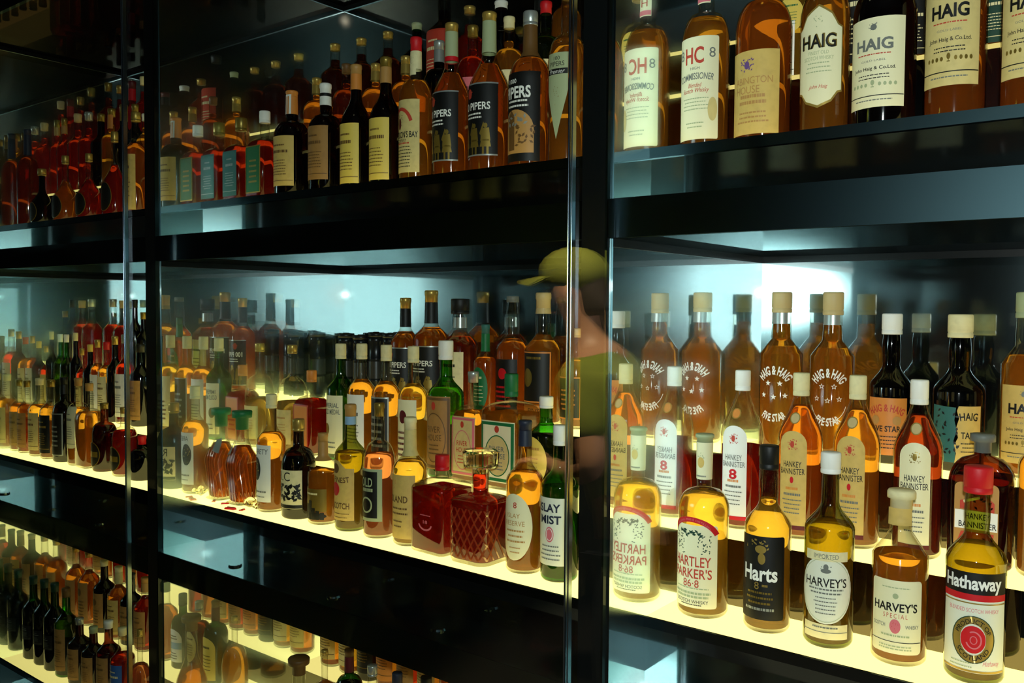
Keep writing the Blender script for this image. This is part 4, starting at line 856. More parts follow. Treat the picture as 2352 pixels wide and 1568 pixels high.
('whisky_bottle', -1.4809, 0.3744, 'mid', 3, 0.0463, 0.2945, 0, 'std', {'q': 'deep', 'f': 0.68, 'c': 'black', 'cl': 0.13, 'cw': 1.5, 'kb': ('silver', 0.75, 0.84), 'L': [('cream', 0.06, 0.55, 0.9, 'rect', 'plain')]}, 'deep amber bottle with tall black cap and silver collar, back row, centre bay', 'bottles in the back row of the middle shelf, centre bay'),
('whisky_bottle', -1.5806, 0.3744, 'mid', 3, 0.0474, 0.316, 0, 'std', {'q': 'orange', 'f': 0.7, 'c': 'gold', 'cl': 0.1, 'k': ('black', 0.27), 'ct': 'foil', 'art': 'pipers'}, 'large amber bottle with black label and gold-topped black capsule, back row, centre bay', 'bottles in the back row of the middle shelf, centre bay'),
('whisky_bottle', -1.6745, 0.3744, 'mid', 3, 0.0404, 0.297, 0, 'std', {'q': 'orange', 'f': 0.7, 'c': 'gold', 'cl': 0.1, 'k': ('black', 0.26), 'ct': 'foil', 'art': 'pipers_small'}, 'amber bottle with black label behind the black-labelled one, back row, centre bay', 'bottles in the back row of the middle shelf, centre bay'),
('spirit_tin', -1.7712, 0.4134, 'mid', 3, 0.0221, 0.2015, 0, 'TIN', {}, 'black lidded metal spirit tin, fourth from the left in the row of tins', 'bottles in the back row of the middle shelf, centre bay'),
('spirit_tin', -1.8454, 0.429, 'mid', 3, 0.0226, 0.202, 0, 'TIN', {}, 'black lidded metal spirit tin, third from the left in the row of tins', 'bottles in the back row of the middle shelf, centre bay'),
('spirit_tin', -1.8916, 0.4134, 'mid', 3, 0.0227, 0.1938, 0, 'TIN', {}, 'black lidded metal spirit tin, second from the left in the row of tins', 'bottles in the back row of the middle shelf, centre bay'),
('spirit_tin', -1.9724, 0.429, 'mid', 3, 0.0232, 0.1966, 0, 'TIN', {}, 'black lidded metal spirit tin, first from the left in the row of tins', 'bottles in the back row of the middle shelf, centre bay'),
('whisky_bottle', -0.9598, 0.0858, 'top', 1, 0.0365, 0.3459, 2, 'round', {'q': 'amber', 'f': 0.68, 'c': 'gold', 'art': 'pennant'}, 'amber bottle with olive pennant label beside the pane edge, top shelf', 'bottles in the front row of the top shelf, centre bay'),
('whisky_bottle', -1.0474, 0.0858, 'top', 1, 0.0416, 0.3085, -4, 'round', {'q': 'orange', 'f': 0.7, 'c': 'silver', 'cl': 0.09, 'ct': 'screw', 'k': ('brown', 0.29), 'art': 'pipers_thousand'}, 'amber bottle with black label, tan picture and dark capsule, top shelf, centre bay', 'bottles in the front row of the top shelf, centre bay'),
('whisky_bottle', -1.1511, 0.0858, 'top', 1, 0.0414, 0.3273, -4, 'tallsh', {'q': 'orange', 'f': 0.68, 'c': 'gold', 'cl': 0.06, 'ct': 'foil', 'k': ('sage', 0.25), 'art': 'pipers'}, 'amber bottle with black label and figures, sage capsule without band, top shelf', 'bottles in the front row of the top shelf, centre bay'),
('whisky_bottle', -1.253, 0.0858, 'top', 1, 0.0391, 0.325, -6, 'tallsh', {'q': 'orange', 'f': 0.68, 'c': 'gold', 'cl': 0.06, 'ct': 'foil', 'k': ('sage', 0.24), 'kb': ('red', 0.755, 0.785), 'art': 'pipers'}, 'amber bottle with black label and figures, red neck band, top shelf, centre bay', 'bottles in the front row of the top shelf, centre bay'),
('whisky_bottle', -1.3557, 0.0858, 'top', 1, 0.0365, 0.3149, -4, 'round', {'q': 'amber', 'f': 0.7, 'c': 'red', 'cl': 0.1, 'ct': 'foil', 'k': ('cream', 0.22), 'art': 'hudson'}, 'amber bottle with parchment label, red banner and red capsule, top shelf, centre bay', 'bottles in the front row of the top shelf, centre bay'),
('whisky_bottle', -1.4489, 0.0858, 'top', 1, 0.0366, 0.2878, 0, 'tallsh', {'g': 'dark', 'q': 'deep', 'f': 0.7, 'c': 'oldgold', 'cl': 0.08, 'ct': 'foil', 'k': ('tan', 0.2), 'L': [('yellow', 0.05, 0.52, 1.0, 'rect', 'lines', 'brown')]}, 'dark bottle with bright yellow label, right of the two, top shelf, centre bay', 'bottles in the front row of the top shelf, centre bay'),
('whisky_bottle', -1.5464, 0.0858, 'top', 1, 0.0365, 0.2874, 0, 'tallsh', {'g': 'dark', 'q': 'deep', 'f': 0.7, 'c': 'tan', 'cl': 0.08, 'ct': 'foil', 'k': ('orange', 0.2), 'L': [('yellow', 0.05, 0.52, 1.0, 'rect', 'lines', 'brown')]}, 'dark bottle with bright yellow label, left of the two, top shelf, centre bay', 'bottles in the front row of the top shelf, centre bay'),
('whisky_bottle', -1.6532, 0.0858, 'top', 1, 0.0405, 0.2609, 0, 'round', {'g': 'dark', 'q': 'deep', 'f': 0.68, 'c': 'white', 'cl': 0.1, 'ct': 'foil', 'k': ('white', 0.2), 'kb': ('black', 0.88, 0.91), 'L': [('label_tan', 0.12, 0.6, 1.0, 'rect', 'lines', 'brown')]}, 'dark bottle with brown label and white-black neck tape, top shelf, centre bay', 'bottles in the front row of the top shelf, centre bay'),
('whisky_bottle', -1.779, 0.0858, 'top', 1, 0.0437, 0.2617, 0, 'round', {'g': 'dark', 'q': 'deep', 'f': 0.68, 'c': 'orange', 'cl': 0.06, 'ct': 'foil', 'k': ('orange', 0.22), 'nl': [('white', 0.78, 0.96, 0.5)], 'L': [('label_gold', 0.1, 0.56, 1.0, 'rect', 'lines', 'brown')]}, 'dark bottle with tan label and white-orange neck tape, top shelf, centre bay', 'bottles in the front row of the top shelf, centre bay'),
('whisky_bottle', -1.8872, 0.0858, 'top', 1, 0.0365, 0.2271, 0, 'sq', {'q': 'red', 'f': 0.66, 'c': 'white', 'cl': 0.13, 'cw': 1.2, 'L': [('green', 0.08, 0.6, 0.82, 'rect', 'frame', 'gold')]}, 'square red-amber bottle with green label, front row, top shelf, centre bay', 'bottles in the front row of the top shelf, centre bay'),
('whisky_bottle', -1.987, 0.0858, 'top', 1, 0.0365, 0.2222, 0, 'sq', {'q': 'red', 'f': 0.66, 'c': 'oldgold', 'cl': 0.15, 'cw': 1.3, 'L': [('teal', 0.08, 0.6, 0.82, 'rect', 'lines', 'silver')]}, 'square red-amber bottle with silver-teal label, front row, top shelf, centre bay', 'bottles in the front row of the top shelf, centre bay'),
('whisky_bottle', -1.1148, 0.2288, 'top', 2, 0.0365, 0.2568, 0, 'round', {'f': 0.78, 'cl': 0.1, 'ct': 'foil', 'g': 'green', 'q': 'brown', 'c': 'red', 'L': [('cream', 0.1, 0.5, 0.9, 'rect', 'plain')]}, 'green bottle with red neck ring, first from right, middle row, top shelf, centre bay', 'bottles in the middle row of the top shelf, centre bay'),
('whisky_bottle', -1.2137, 0.2288, 'top', 2, 0.0365, 0.2443, 0, 'round', {'f': 0.78, 'cl': 0.1, 'ct': 'foil', 'q': 'amber', 'c': 'cream', 'L': [('cream', 0.1, 0.5, 0.9, 'rect', 'plain')]}, 'amber bottle with cream label, second from right, middle row, top shelf, centre bay', 'bottles in the middle row of the top shelf, centre bay'),
('whisky_bottle', -1.318, 0.2288, 'top', 2, 0.0365, 0.2452, 0, 'round', {'f': 0.78, 'cl': 0.1, 'ct': 'foil', 'q': 'red', 'c': 'oldgold', 'L': [('pink', 0.1, 0.5, 0.9, 'rect', 'plain')]}, 'red bottle with pink label, third from right, middle row, top shelf, centre bay', 'bottles in the middle row of the top shelf, centre bay'),
('whisky_bottle', -1.4211, 0.2288, 'top', 2, 0.0365, 0.2297, 0, 'round', {'f': 0.78, 'cl': 0.1, 'ct': 'foil', 'g': 'dark', 'q': 'black', 'c': 'silver', 'k': ('silver', 0.22)}, 'dark bottle with silver capsule, fourth from right, middle row, top shelf, centre bay', 'bottles in the middle row of the top shelf, centre bay'),
('whisky_bottle', -1.5295, 0.2288, 'top', 2, 0.0365, 0.2129, 0, 'round', {'f': 0.78, 'cl': 0.1, 'ct': 'foil', 'q': 'orange', 'c': 'gold', 'k': ('gold', 0.2)}, 'orange bottle with gold capsule, fifth from right, middle row, top shelf, centre bay', 'bottles in the middle row of the top shelf, centre bay'),
('whisky_bottle', -1.6342, 0.2288, 'top', 2, 0.0365, 0.2124, 0, 'round', {'f': 0.78, 'cl': 0.1, 'ct': 'foil', 'q': 'orange', 'c': 'gold', 'k': ('gold', 0.2)}, 'amber bottle with gold capsule, sixth from right, middle row, top shelf, centre bay', 'bottles in the middle row of the top shelf, centre bay'),
('whisky_bottle', -1.7422, 0.2288, 'top', 2, 0.0365, 0.2288, 0, 'round', {'f': 0.78, 'cl': 0.1, 'ct': 'foil', 'q': 'deep', 'c': 'brown'}, 'deep red bottle with dark cap, seventh from right, middle row, top shelf, centre bay', 'bottles in the middle row of the top shelf, centre bay'),
('whisky_bottle', -1.8587, 0.2288, 'top', 2, 0.0365, 0.2115, 0, 'round', {'f': 0.78, 'cl': 0.1, 'ct': 'foil', 'q': 'orange', 'c': 'gold', 'k': ('gold', 0.2)}, 'red-amber bottle with gold capsule, eighth from right, middle row, top shelf, centre bay', 'bottles in the middle row of the top shelf, centre bay'),
('whisky_bottle', -1.1631, 0.3744, 'top', 3, 0.0347, 0.2461, 0, 'std', {'f': 0.8, 'cl': 0.08, 'ct': 'foil', 'q': 'amber', 'c': 'tan'}, 'amber bottle with tan capsule, first from right, back row, top shelf, centre bay', 'bottles in the back row of the top shelf, centre bay'),
('whisky_bottle', -1.2369, 0.3744, 'top', 3, 0.0406, 0.2179, 0, 'std', {'f': 0.8, 'cl': 0.08, 'ct': 'foil', 'g': 'bottle', 'q': 'black', 'c': 'maroon', 'k': ('black', 0.2)}, 'dark green bottle with red-black capsule, second from right, back row, top shelf, centre bay', 'bottles in the back row of the top shelf, centre bay'),
('whisky_bottle', -1.3542, 0.3744, 'top', 3, 0.0441, 0.223, 0, 'std', {'f': 0.8, 'cl': 0.08, 'ct': 'foil', 'g': 'dark', 'q': 'black', 'c': 'white'}, 'black bottle with white-ringed cap, third from right, back row, top shelf, centre bay', 'bottles in the back row of the top shelf, centre bay'),
('whisky_bottle', -1.4541, 0.3744, 'top', 3, 0.0399, 0.2307, 0, 'std', {'f': 0.8, 'cl': 0.08, 'ct': 'foil', 'q': 'red', 'c': 'gold'}, 'clear-necked red bottle with gold cap, fourth from right, back row, top shelf, centre bay', 'bottles in the back row of the top shelf, centre bay'),
('whisky_bottle', -1.5388, 0.3744, 'top', 3, 0.0452, 0.2923, 0, 'std', {'f': 0.8, 'cl': 0.08, 'ct': 'foil', 'g': 'smoke', 'q': 'black', 'c': 'black', 'L': [('brick', 0.1, 0.62, 0.95, 'rect', 'lines', 'cream')]}, 'big dark bottle with orange shoulder label, fifth from right, back row, top shelf, centre bay', 'bottles in the back row of the top shelf, centre bay'),
('whisky_bottle', -1.6356, 0.3744, 'top', 3, 0.0365, 0.2249, 0, 'std', {'f': 0.8, 'cl': 0.08, 'ct': 'foil', 'g': 'bottle', 'q': 'black', 'c': 'sage'}, 'dark bottle with pale gold cap, sixth from right, back row, top shelf, centre bay', 'bottles in the back row of the top shelf, centre bay'),
('whisky_bottle', -1.7427, 0.3744, 'top', 3, 0.0382, 0.2223, 0, 'std', {'f': 0.8, 'cl': 0.08, 'ct': 'foil', 'q': 'dark', 'c': 'gold'}, 'clear-necked bottle with red-gold cap, seventh from right, back row, top shelf, centre bay', 'bottles in the back row of the top shelf, centre bay'),
('whisky_bottle', -1.8473, 0.3744, 'top', 3, 0.039, 0.2239, 0, 'std', {'f': 0.8, 'cl': 0.08, 'ct': 'foil', 'q': 'dark', 'c': 'gold'}, 'clear-necked bottle with red-gold cap, eighth from right, back row, top shelf, centre bay', 'bottles in the back row of the top shelf, centre bay'),
('whisky_bottle', -1.9559, 0.3744, 'top', 3, 0.0399, 0.2276, 0, 'std', {'f': 0.8, 'cl': 0.08, 'ct': 'foil', 'q': 'dark', 'c': 'gold'}, 'clear-necked bottle with red-gold cap, ninth from right, back row, top shelf, centre bay', 'bottles in the back row of the top shelf, centre bay'),
('whisky_bottle', -2.5085, 0.0858, 'top', 1, 0.0365, 0.3055, 0, 'std', {'q': 'orange', 'f': 0.7, 'c': 'gold', 'L': [('label_gold', 0.05, 0.58, 1.0, 'rect', 'plain', 'brown')], 'seg': 16}, 'slim amber bottle with cream label beside the left post, top shelf', 'bottles in the front row of the top shelf, left bay'),
('flagon', -2.6329, 0.0858, 'top', 1, 0.0377, 0.2624, 8, 'flagon', {'q': 'red', 'f': 0.62, 'c': 'gold', 'cl': 0.12, 'art': 'dark_disc', 'seg': 20}, 'red disc-fronted flagon nearest the left post, top shelf', 'bottles in the front row of the top shelf, left bay'),
('flagon', -2.7926, 0.0858, 'top', 1, 0.0386, 0.2128, 8, 'flagon', {'q': 'red', 'f': 0.62, 'c': 'gold', 'cl': 0.12, 'art': 'dark_disc', 'seg': 20}, 'red disc-fronted flagon, middle of the three, top shelf', 'bottles in the front row of the top shelf, left bay'),
('flagon', -2.9494, 0.0858, 'top', 1, 0.0395, 0.2216, 8, 'flagon', {'q': 'orange', 'f': 0.62, 'c': 'gold', 'cl': 0.12, 'art': 'dark_disc', 'seg': 20}, 'orange-shouldered disc-fronted flagon, third from the left post, top shelf', 'bottles in the front row of the top shelf, left bay'),
('flagon', -3.1173, 0.0858, 'top', 1, 0.0366, 0.1944, 0, 'flagon', {'g': 'bottle', 'q': 'black', 'f': 0.6, 'c': 'gold', 'cl': 0.12, 'art': 'dark_disc', 'cw': 1.5, 'seg': 20}, 'dark blue-green flagon with gold stopper, front row, top shelf, left bay', 'bottles in the front row of the top shelf, left bay'),
('whisky_bottle', -3.2227, 0.0858, 'top', 1, 0.0365, 0.3384, 0, 'round', {'q': 'deep', 'f': 0.72, 'c': 'navy', 'cl': 0.06, 'ct': 'foil', 'k': ('navy', 0.26), 'seg': 16}, 'tall dark red bottle with navy capsule, front row, top shelf, left bay', 'bottles in the front row of the top shelf, left bay'),
('whisky_bottle', -2.7093, 0.2288, 'top', 2, 0.0301, 0.2276, 0, 'std', {'f': 0.8, 'cl': 0.1, 'ct': 'foil', 'seg': 14, 'c': 'white', 'q': 'amber', 'k': ('white', 0.1)}, 'amber bottle with white capsule, first from right, middle row, top shelf, left bay', 'bottles in the middle row of the top shelf, left bay'),
('whisky_bottle', -2.7711, 0.2288, 'top', 2, 0.0301, 0.2666, 0, 'std', {'f': 0.8, 'cl': 0.1, 'ct': 'foil', 'seg': 14, 'c': 'oldgold', 'g': 'dark', 'q': 'black'}, 'dark bottle with gold rings, second from right, middle row, top shelf, left bay', 'bottles in the middle row of the top shelf, left bay'),
('whisky_bottle', -2.843, 0.2288, 'top', 2, 0.0351, 0.2748, 0, 'std', {'f': 0.8, 'cl': 0.1, 'ct': 'foil', 'seg': 14, 'c': 'oldgold', 'g': 'bottle', 'q': 'black', 'k': ('gold', 0.2)}, 'green bottle with gold capsule, third from right, middle row, top shelf, left bay', 'bottles in the middle row of the top shelf, left bay'),
('whisky_bottle', -2.9228, 0.2288, 'top', 2, 0.0345, 0.2725, 0, 'std', {'f': 0.8, 'cl': 0.1, 'ct': 'foil', 'seg': 14, 'c': 'oldgold', 'q': 'amber', 'nl': [('orange', 0.75, 0.92, 0.9)]}, 'amber bottle with orange neck label, fourth from right, middle row, top shelf, left bay', 'bottles in the middle row of the top shelf, left bay'),
('whisky_bottle', -2.9935, 0.2288, 'top', 2, 0.0345, 0.2641, 0, 'std', {'f': 0.8, 'cl': 0.1, 'ct': 'foil', 'seg': 14, 'c': 'oldgold', 'g': 'dark', 'q': 'deep'}, 'dark bottle with brown capsule, fifth from right, middle row, top shelf, left bay', 'bottles in the middle row of the top shelf, left bay'),
('whisky_bottle', -3.0786, 0.2288, 'top', 2, 0.0365, 0.2811, 0, 'std', {'f': 0.8, 'cl': 0.1, 'ct': 'foil', 'seg': 14, 'c': 'silver', 'q': 'red'}, 'red bottle with pale cap, sixth from right, middle row, top shelf, left bay', 'bottles in the middle row of the top shelf, left bay'),
('whisky_bottle', -3.157, 0.2288, 'top', 2, 0.0365, 0.2851, 0, 'std', {'f': 0.8, 'cl': 0.1, 'ct': 'foil', 'seg': 14, 'c': 'cork', 'q': 'red'}, 'red bottle with ringed cap, seventh from right, middle row, top shelf, left bay', 'bottles in the middle row of the top shelf, left bay'),
('whisky_bottle', -3.2578, 0.2288, 'top', 2, 0.0277, 0.2825, 0, 'std', {'f': 0.8, 'cl': 0.1, 'ct': 'foil', 'seg': 14, 'c': 'oldgold', 'q': 'red', 'k': ('tan', 0.2)}, 'red bottle with tan capsule, eighth from right, middle row, top shelf, left bay', 'bottles in the middle row of the top shelf, left bay'),
('whisky_bottle', -2.9746, 0.3744, 'top', 3, 0.0365, 0.2931, 0, 'std', {'f': 0.82, 'cl': 0.1, 'ct': 'foil', 'seg': 14, 'c': 'cream', 'q': 'red'}, 'red bottle with ringed cream cap, first from right, back row, top shelf, left bay', 'bottles in the back row of the top shelf, left bay'),
('whisky_bottle', -3.0544, 0.3744, 'top', 3, 0.0365, 0.2899, 0, 'std', {'f': 0.82, 'cl': 0.1, 'ct': 'foil', 'seg': 14, 'c': 'maroon', 'q': 'red', 'k': ('red', 0.24)}, 'red bottle with red capsule, second from right, back row, top shelf, left bay', 'bottles in the back row of the top shelf, left bay'),
('whisky_bottle', -3.1367, 0.3744, 'top', 3, 0.0365, 0.2867, 0, 'std', {'f': 0.82, 'cl': 0.1, 'ct': 'foil', 'seg': 14, 'c': 'gold', 'q': 'red'}, 'red bottle with cream-gold cap, third from right, back row, top shelf, left bay', 'bottles in the back row of the top shelf, left bay'),
('whisky_bottle', -3.2218, 0.3744, 'top', 3, 0.0365, 0.3088, 0, 'std', {'f': 0.82, 'cl': 0.1, 'ct': 'foil', 'seg': 14, 'c': 'oldgold', 'q': 'deep'}, 'clear-necked bottle with bronze cap, fourth from right, back row, top shelf, left bay', 'bottles in the back row of the top shelf, left bay'),
('whisky_bottle', -2.49, 0.0858, 'mid', 1, 0.0365, 0.1309, 0, 'squat', {'f': 0.66, 'cl': 0.2, 'ct': 'foil', 'seg': 18, 'g': 'dark', 'q': 'black', 'c': 'red'}, 'dark knobbly bottle against the post, first from right, front row, middle shelf, left bay', 'bottles in the front row of the middle shelf, left bay'),
('whisky_bottle', -2.591, 0.0858, 'mid', 1, 0.0365, 0.2082, 0, 'round', {'f': 0.66, 'cl': 0.09, 'ct': 'foil', 'seg': 18, 'q': 'red', 'c': 'gold', 'art': 'round_front'}, 'red flask with large black oval front, second from right, front row, middle shelf, left bay', 'bottles in the front row of the middle shelf, left bay'),
('whisky_bottle', -2.7131, 0.0858, 'mid', 1, 0.0365, 0.2127, 0, 'round', {'f': 0.66, 'cl': 0.09, 'ct': 'foil', 'seg': 18, 'g': 'brown', 'q': 'deep', 'c': 'oldgold', 'art': 'round_front'}, 'dark flask with large black oval front, third from right, front row, middle shelf, left bay', 'bottles in the front row of the middle shelf, left bay'),
('whisky_bottle', -2.8078, 0.0858, 'mid', 1, 0.0353, 0.2688, 0, 'sq', {'f': 0.66, 'cl': 0.09, 'ct': 'foil', 'seg': 18, 'q': 'amber', 'c': 'tan'}, 'plain square amber bottle, fourth from right, front row, middle shelf, left bay', 'bottles in the front row of the middle shelf, left bay'),
('whisky_bottle', -2.88, 0.0858, 'mid', 1, 0.0353, 0.2816, 0, 'round', {'f': 0.66, 'cl': 0.09, 'ct': 'foil', 'seg': 18, 'q': 'amber', 'c': 'tan', 'L': [('ivory', 0.2, 0.68, 0.85, 'rr', 'lines', 'grey')]}, 'amber bottle with torn ivory label, fifth from right, front row, middle shelf, left bay', 'bottles in the front row of the middle shelf, left bay'),
('whisky_bottle', -2.9788, 0.0858, 'mid', 1, 0.0365, 0.2791, 0, 'round', {'f': 0.66, 'cl': 0.09, 'ct': 'foil', 'seg': 18, 'g': 'dark', 'q': 'black', 'c': 'black', 'k': ('black', 0.2), 'L': [('black', 0.08, 0.58, 1.0, 'rect', 'frame', 'silver')]}, 'black bottle with framed black label, sixth from right, front row, middle shelf, left bay', 'bottles in the front row of the middle shelf, left bay'),
('whisky_bottle', -3.0724, 0.0858, 'mid', 1, 0.0365, 0.2652, 0, 'std', {'f': 0.66, 'cl': 0.09, 'ct': 'foil', 'seg': 18, 'q': 'amber', 'c': 'oldgold', 'L': [('black', 0.08, 0.56, 1.0, 'rect', 'lines', 'gold')]}, 'slim amber bottle with black label, seventh from right, front row, middle shelf, left bay', 'bottles in the front row of the middle shelf, left bay'),
('whisky_bottle', -3.1565, 0.0858, 'mid', 1, 0.0365, 0.2665, 0, 'std', {'f': 0.66, 'cl': 0.09, 'ct': 'foil', 'seg': 18, 'q': 'amber', 'c': 'cream', 'L': [('parch', 0.08, 0.56, 1.0, 'rect', 'lines', 'brown')]}, 'amber bottle with parchment label, eighth from right, front row, middle shelf, left bay', 'bottles in the front row of the middle shelf, left bay'),
('whisky_bottle', -3.2538, 0.0858, 'mid', 1, 0.0317, 0.252, 0, 'std', {'f': 0.66, 'cl': 0.09, 'ct': 'foil', 'seg': 18, 'q': 'orange', 'c': 'oldgold', 'L': [('label_tan', 0.08, 0.56, 1.0, 'rect', 'lines', 'brown')]}, 'amber bottle with tan label, ninth from right, front row, middle shelf, left bay', 'bottles in the front row of the middle shelf, left bay'),
('whisky_bottle', -2.7521, 0.2288, 'mid', 2, 0.0365, 0.2686, 0, 'std', {'f': 0.7, 'cl': 0.1, 'ct': 'foil', 'seg': 14, 'c': 'black', 'g': 'dark', 'q': 'black', 'L': [('label_tan', 0.08, 0.56, 1.0, 'rect', 'lines', 'brown')]}, 'black bottle with brown label, first from right, middle row, middle shelf, left bay', 'bottles in the middle row of the middle shelf, left bay'),
('whisky_bottle', -2.8493, 0.2288, 'mid', 2, 0.0323, 0.2977, 0, 'std', {'f': 0.7, 'cl': 0.1, 'ct': 'foil', 'seg': 14, 'c': 'silver', 'q': 'red', 'L': [('white', 0.08, 0.56, 1.0, 'rect', 'lines', 'grey')]}, 'red bottle with bright white label, second from right, middle row, middle shelf, left bay', 'bottles in the middle row of the middle shelf, left bay'),
('whisky_bottle', -2.9154, 0.2288, 'mid', 2, 0.0286, 0.2902, 0, 'std', {'f': 0.7, 'cl': 0.1, 'ct': 'foil', 'seg': 14, 'c': 'gold', 'g': 'dark', 'q': 'black'}, 'dark bottle with gold ringed cap, third from right, middle row, middle shelf, left bay', 'bottles in the middle row of the middle shelf, left bay'),
('whisky_bottle', -2.9743, 0.2288, 'mid', 2, 0.0286, 0.2692, 0, 'std', {'f': 0.7, 'cl': 0.1, 'ct': 'foil', 'seg': 14, 'c': 'red', 'q': 'amber', 'L': [('cream', 0.08, 0.56, 1.0, 'rect', 'lines', 'brown')]}, 'amber bottle with red cap, fourth from right, middle row, middle shelf, left bay', 'bottles in the middle row of the middle shelf, left bay'),
('whisky_bottle', -3.0347, 0.2288, 'mid', 2, 0.0255, 0.2751, 0, 'std', {'f': 0.7, 'cl': 0.1, 'ct': 'foil', 'seg': 14, 'c': 'gold', 'q': 'orange', 'L': [('white', 0.08, 0.56, 1.0, 'rect', 'lines', 'grey')]}, 'clear-necked amber bottle with white label, fifth from right, middle row, middle shelf, left bay', 'bottles in the middle row of the middle shelf, left bay'),
('whisky_bottle', -3.0872, 0.2288, 'mid', 2, 0.0255, 0.2567, 0, 'std', {'f': 0.7, 'cl': 0.1, 'ct': 'foil', 'seg': 14, 'c': 'yellow', 'g': 'dark', 'q': 'black'}, 'dark bottle with yellow cap, sixth from right, middle row, middle shelf, left bay', 'bottles in the middle row of the middle shelf, left bay'),
('whisky_bottle', -3.1472, 0.2288, 'mid', 2, 0.0217, 0.2409, 0, 'std', {'f': 0.7, 'cl': 0.1, 'ct': 'foil', 'seg': 14, 'c': 'gold', 'q': 'red', 'L': [('parch', 0.08, 0.56, 1.0, 'rect', 'lines', 'brown')]}, 'red bottle with pale label, seventh from right, middle row, middle shelf, left bay', 'bottles in the middle row of the middle shelf, left bay'),
('whisky_bottle', -3.1923, 0.2288, 'mid', 2, 0.0217, 0.2957, 0, 'std', {'f': 0.7, 'cl': 0.1, 'ct': 'foil', 'seg': 14, 'c': 'cream', 'g': 'dark', 'q': 'black'}, 'dark bottle with cream cap, eighth from right, middle row, middle shelf, left bay', 'bottles in the middle row of the middle shelf, left bay'),
('whisky_bottle', -3.2615, 0.2288, 'mid', 2, 0.024, 0.2878, 0, 'std', {'f': 0.7, 'cl': 0.1, 'ct': 'foil', 'seg': 14, 'c': 'white', 'g': 'green', 'q': 'brown'}, 'green-necked bottle, ninth from right, middle row, middle shelf, left bay', 'bottles in the middle row of the middle shelf, left bay'),
('whisky_bottle', -2.9907, 0.3744, 'mid', 3, 0.029, 0.2474, 0, 'std', {'f': 0.68, 'cl': 0.1, 'ct': 'foil', 'seg': 14, 'g': 'dark', 'q': 'black', 'c': 'oldgold'}, 'dark bottle with brown-gold cap, first from right, back row, middle shelf, left bay', 'bottles in the back row of the middle shelf, left bay'),
('whisky_bottle', -3.0504, 0.3744, 'mid', 3, 0.029, 0.2926, 0, 'std', {'f': 0.68, 'cl': 0.1, 'ct': 'foil', 'seg': 14, 'g': 'dark', 'q': 'black', 'c': 'black'}, 'dark bottle with black cap, second from right, back row, middle shelf, left bay', 'bottles in the back row of the middle shelf, left bay'),
('whisky_bottle', -3.13, 0.3744, 'mid', 3, 0.0365, 0.2894, 0, 'std', {'f': 0.68, 'cl': 0.1, 'ct': 'foil', 'seg': 14, 'q': 'red', 'c': 'cork'}, 'red bottle with pink-gold cap, third from right, back row, middle shelf, left bay', 'bottles in the back row of the middle shelf, left bay'),
('whisky_bottle', -3.2058, 0.3744, 'mid', 3, 0.0365, 0.2942, 0, 'std', {'f': 0.68, 'cl': 0.1, 'ct': 'foil', 'seg': 14, 'q': 'red', 'c': 'silver'}, 'red bottle with silver-gold cap, fourth from right, back row, middle shelf, left bay', 'bottles in the back row of the middle shelf, left bay'),
('globe_bottle', -2.5124, 0.0858, 'low', 1, 0.0365, 0.2609, 0, 'globe', {'q': 'blush', 'f': 0.6, 'c': 'gold', 'cl': 0.08, 'seg': 24}, 'round orange globe bottle beside the left post, low shelf', 'bottles in the front row of the low shelf, left bay'),
('whisky_bottle', -2.6151, 0.0858, 'low', 1, 0.0365, 0.2438, 0, 'std', {'f': 0.66, 'cl': 0.1, 'ct': 'foil', 'seg': 18, 'q': 'red', 'c': 'cream', 'L': [('blue', 0.08, 0.56, 1.0, 'rect', 'lines', 'cream')]}, 'red bottle with blue label, second from right, front row, low shelf, left bay', 'bottles in the front row of the low shelf, left bay'),
('whisky_bottle', -2.7008, 0.0858, 'low', 1, 0.0365, 0.2463, 0, 'std', {'f': 0.66, 'cl': 0.1, 'ct': 'foil', 'seg': 18, 'g': 'brown', 'q': 'deep', 'c': 'white', 'L': [('label_tan', 0.08, 0.56, 1.0, 'rect', 'lines', 'brown')]}, 'dark red bottle with white cap, third from right, front row, low shelf, left bay', 'bottles in the front row of the low shelf, left bay'),
('whisky_bottle', -2.7985, 0.0858, 'low', 1, 0.0365, 0.2042, 0, 'std', {'f': 0.66, 'cl': 0.1, 'ct': 'foil', 'seg': 18, 'g': 'dark', 'q': 'deep', 'c': 'sage', 'L': [('label_tan', 0.08, 0.56, 1.0, 'rect', 'lines', 'brown')]}, 'dark bottle with green-white cap, fourth from right, front row, low shelf, left bay', 'bottles in the front row of the low shelf, left bay'),
('whisky_bottle', -2.8915, 0.0858, 'low', 1, 0.0365, 0.2118, 0, 'std', {'f': 0.66, 'cl': 0.1, 'ct': 'foil', 'seg': 18, 'g': 'dark', 'q': 'deep', 'c': 'silver', 'L': [('label_tan', 0.08, 0.56, 1.0, 'rect', 'lines', 'brown')]}, 'dark bottle with grey-white cap, fifth from right, front row, low shelf, left bay', 'bottles in the front row of the low shelf, left bay'),
('whisky_bottle', -2.9822, 0.0858, 'low', 1, 0.0365, 0.292, 0, 'std', {'f': 0.66, 'cl': 0.1, 'ct': 'foil', 'seg': 18, 'g': 'green', 'q': 'brown', 'c': 'brown', 'k': ('brown', 0.1), 'L': [('label_tan', 0.08, 0.56, 1.0, 'rect', 'lines', 'brown')]}, 'green bottle with plain tan label, sixth from right, front row, low shelf, left bay', 'bottles in the front row of the low shelf, left bay'),
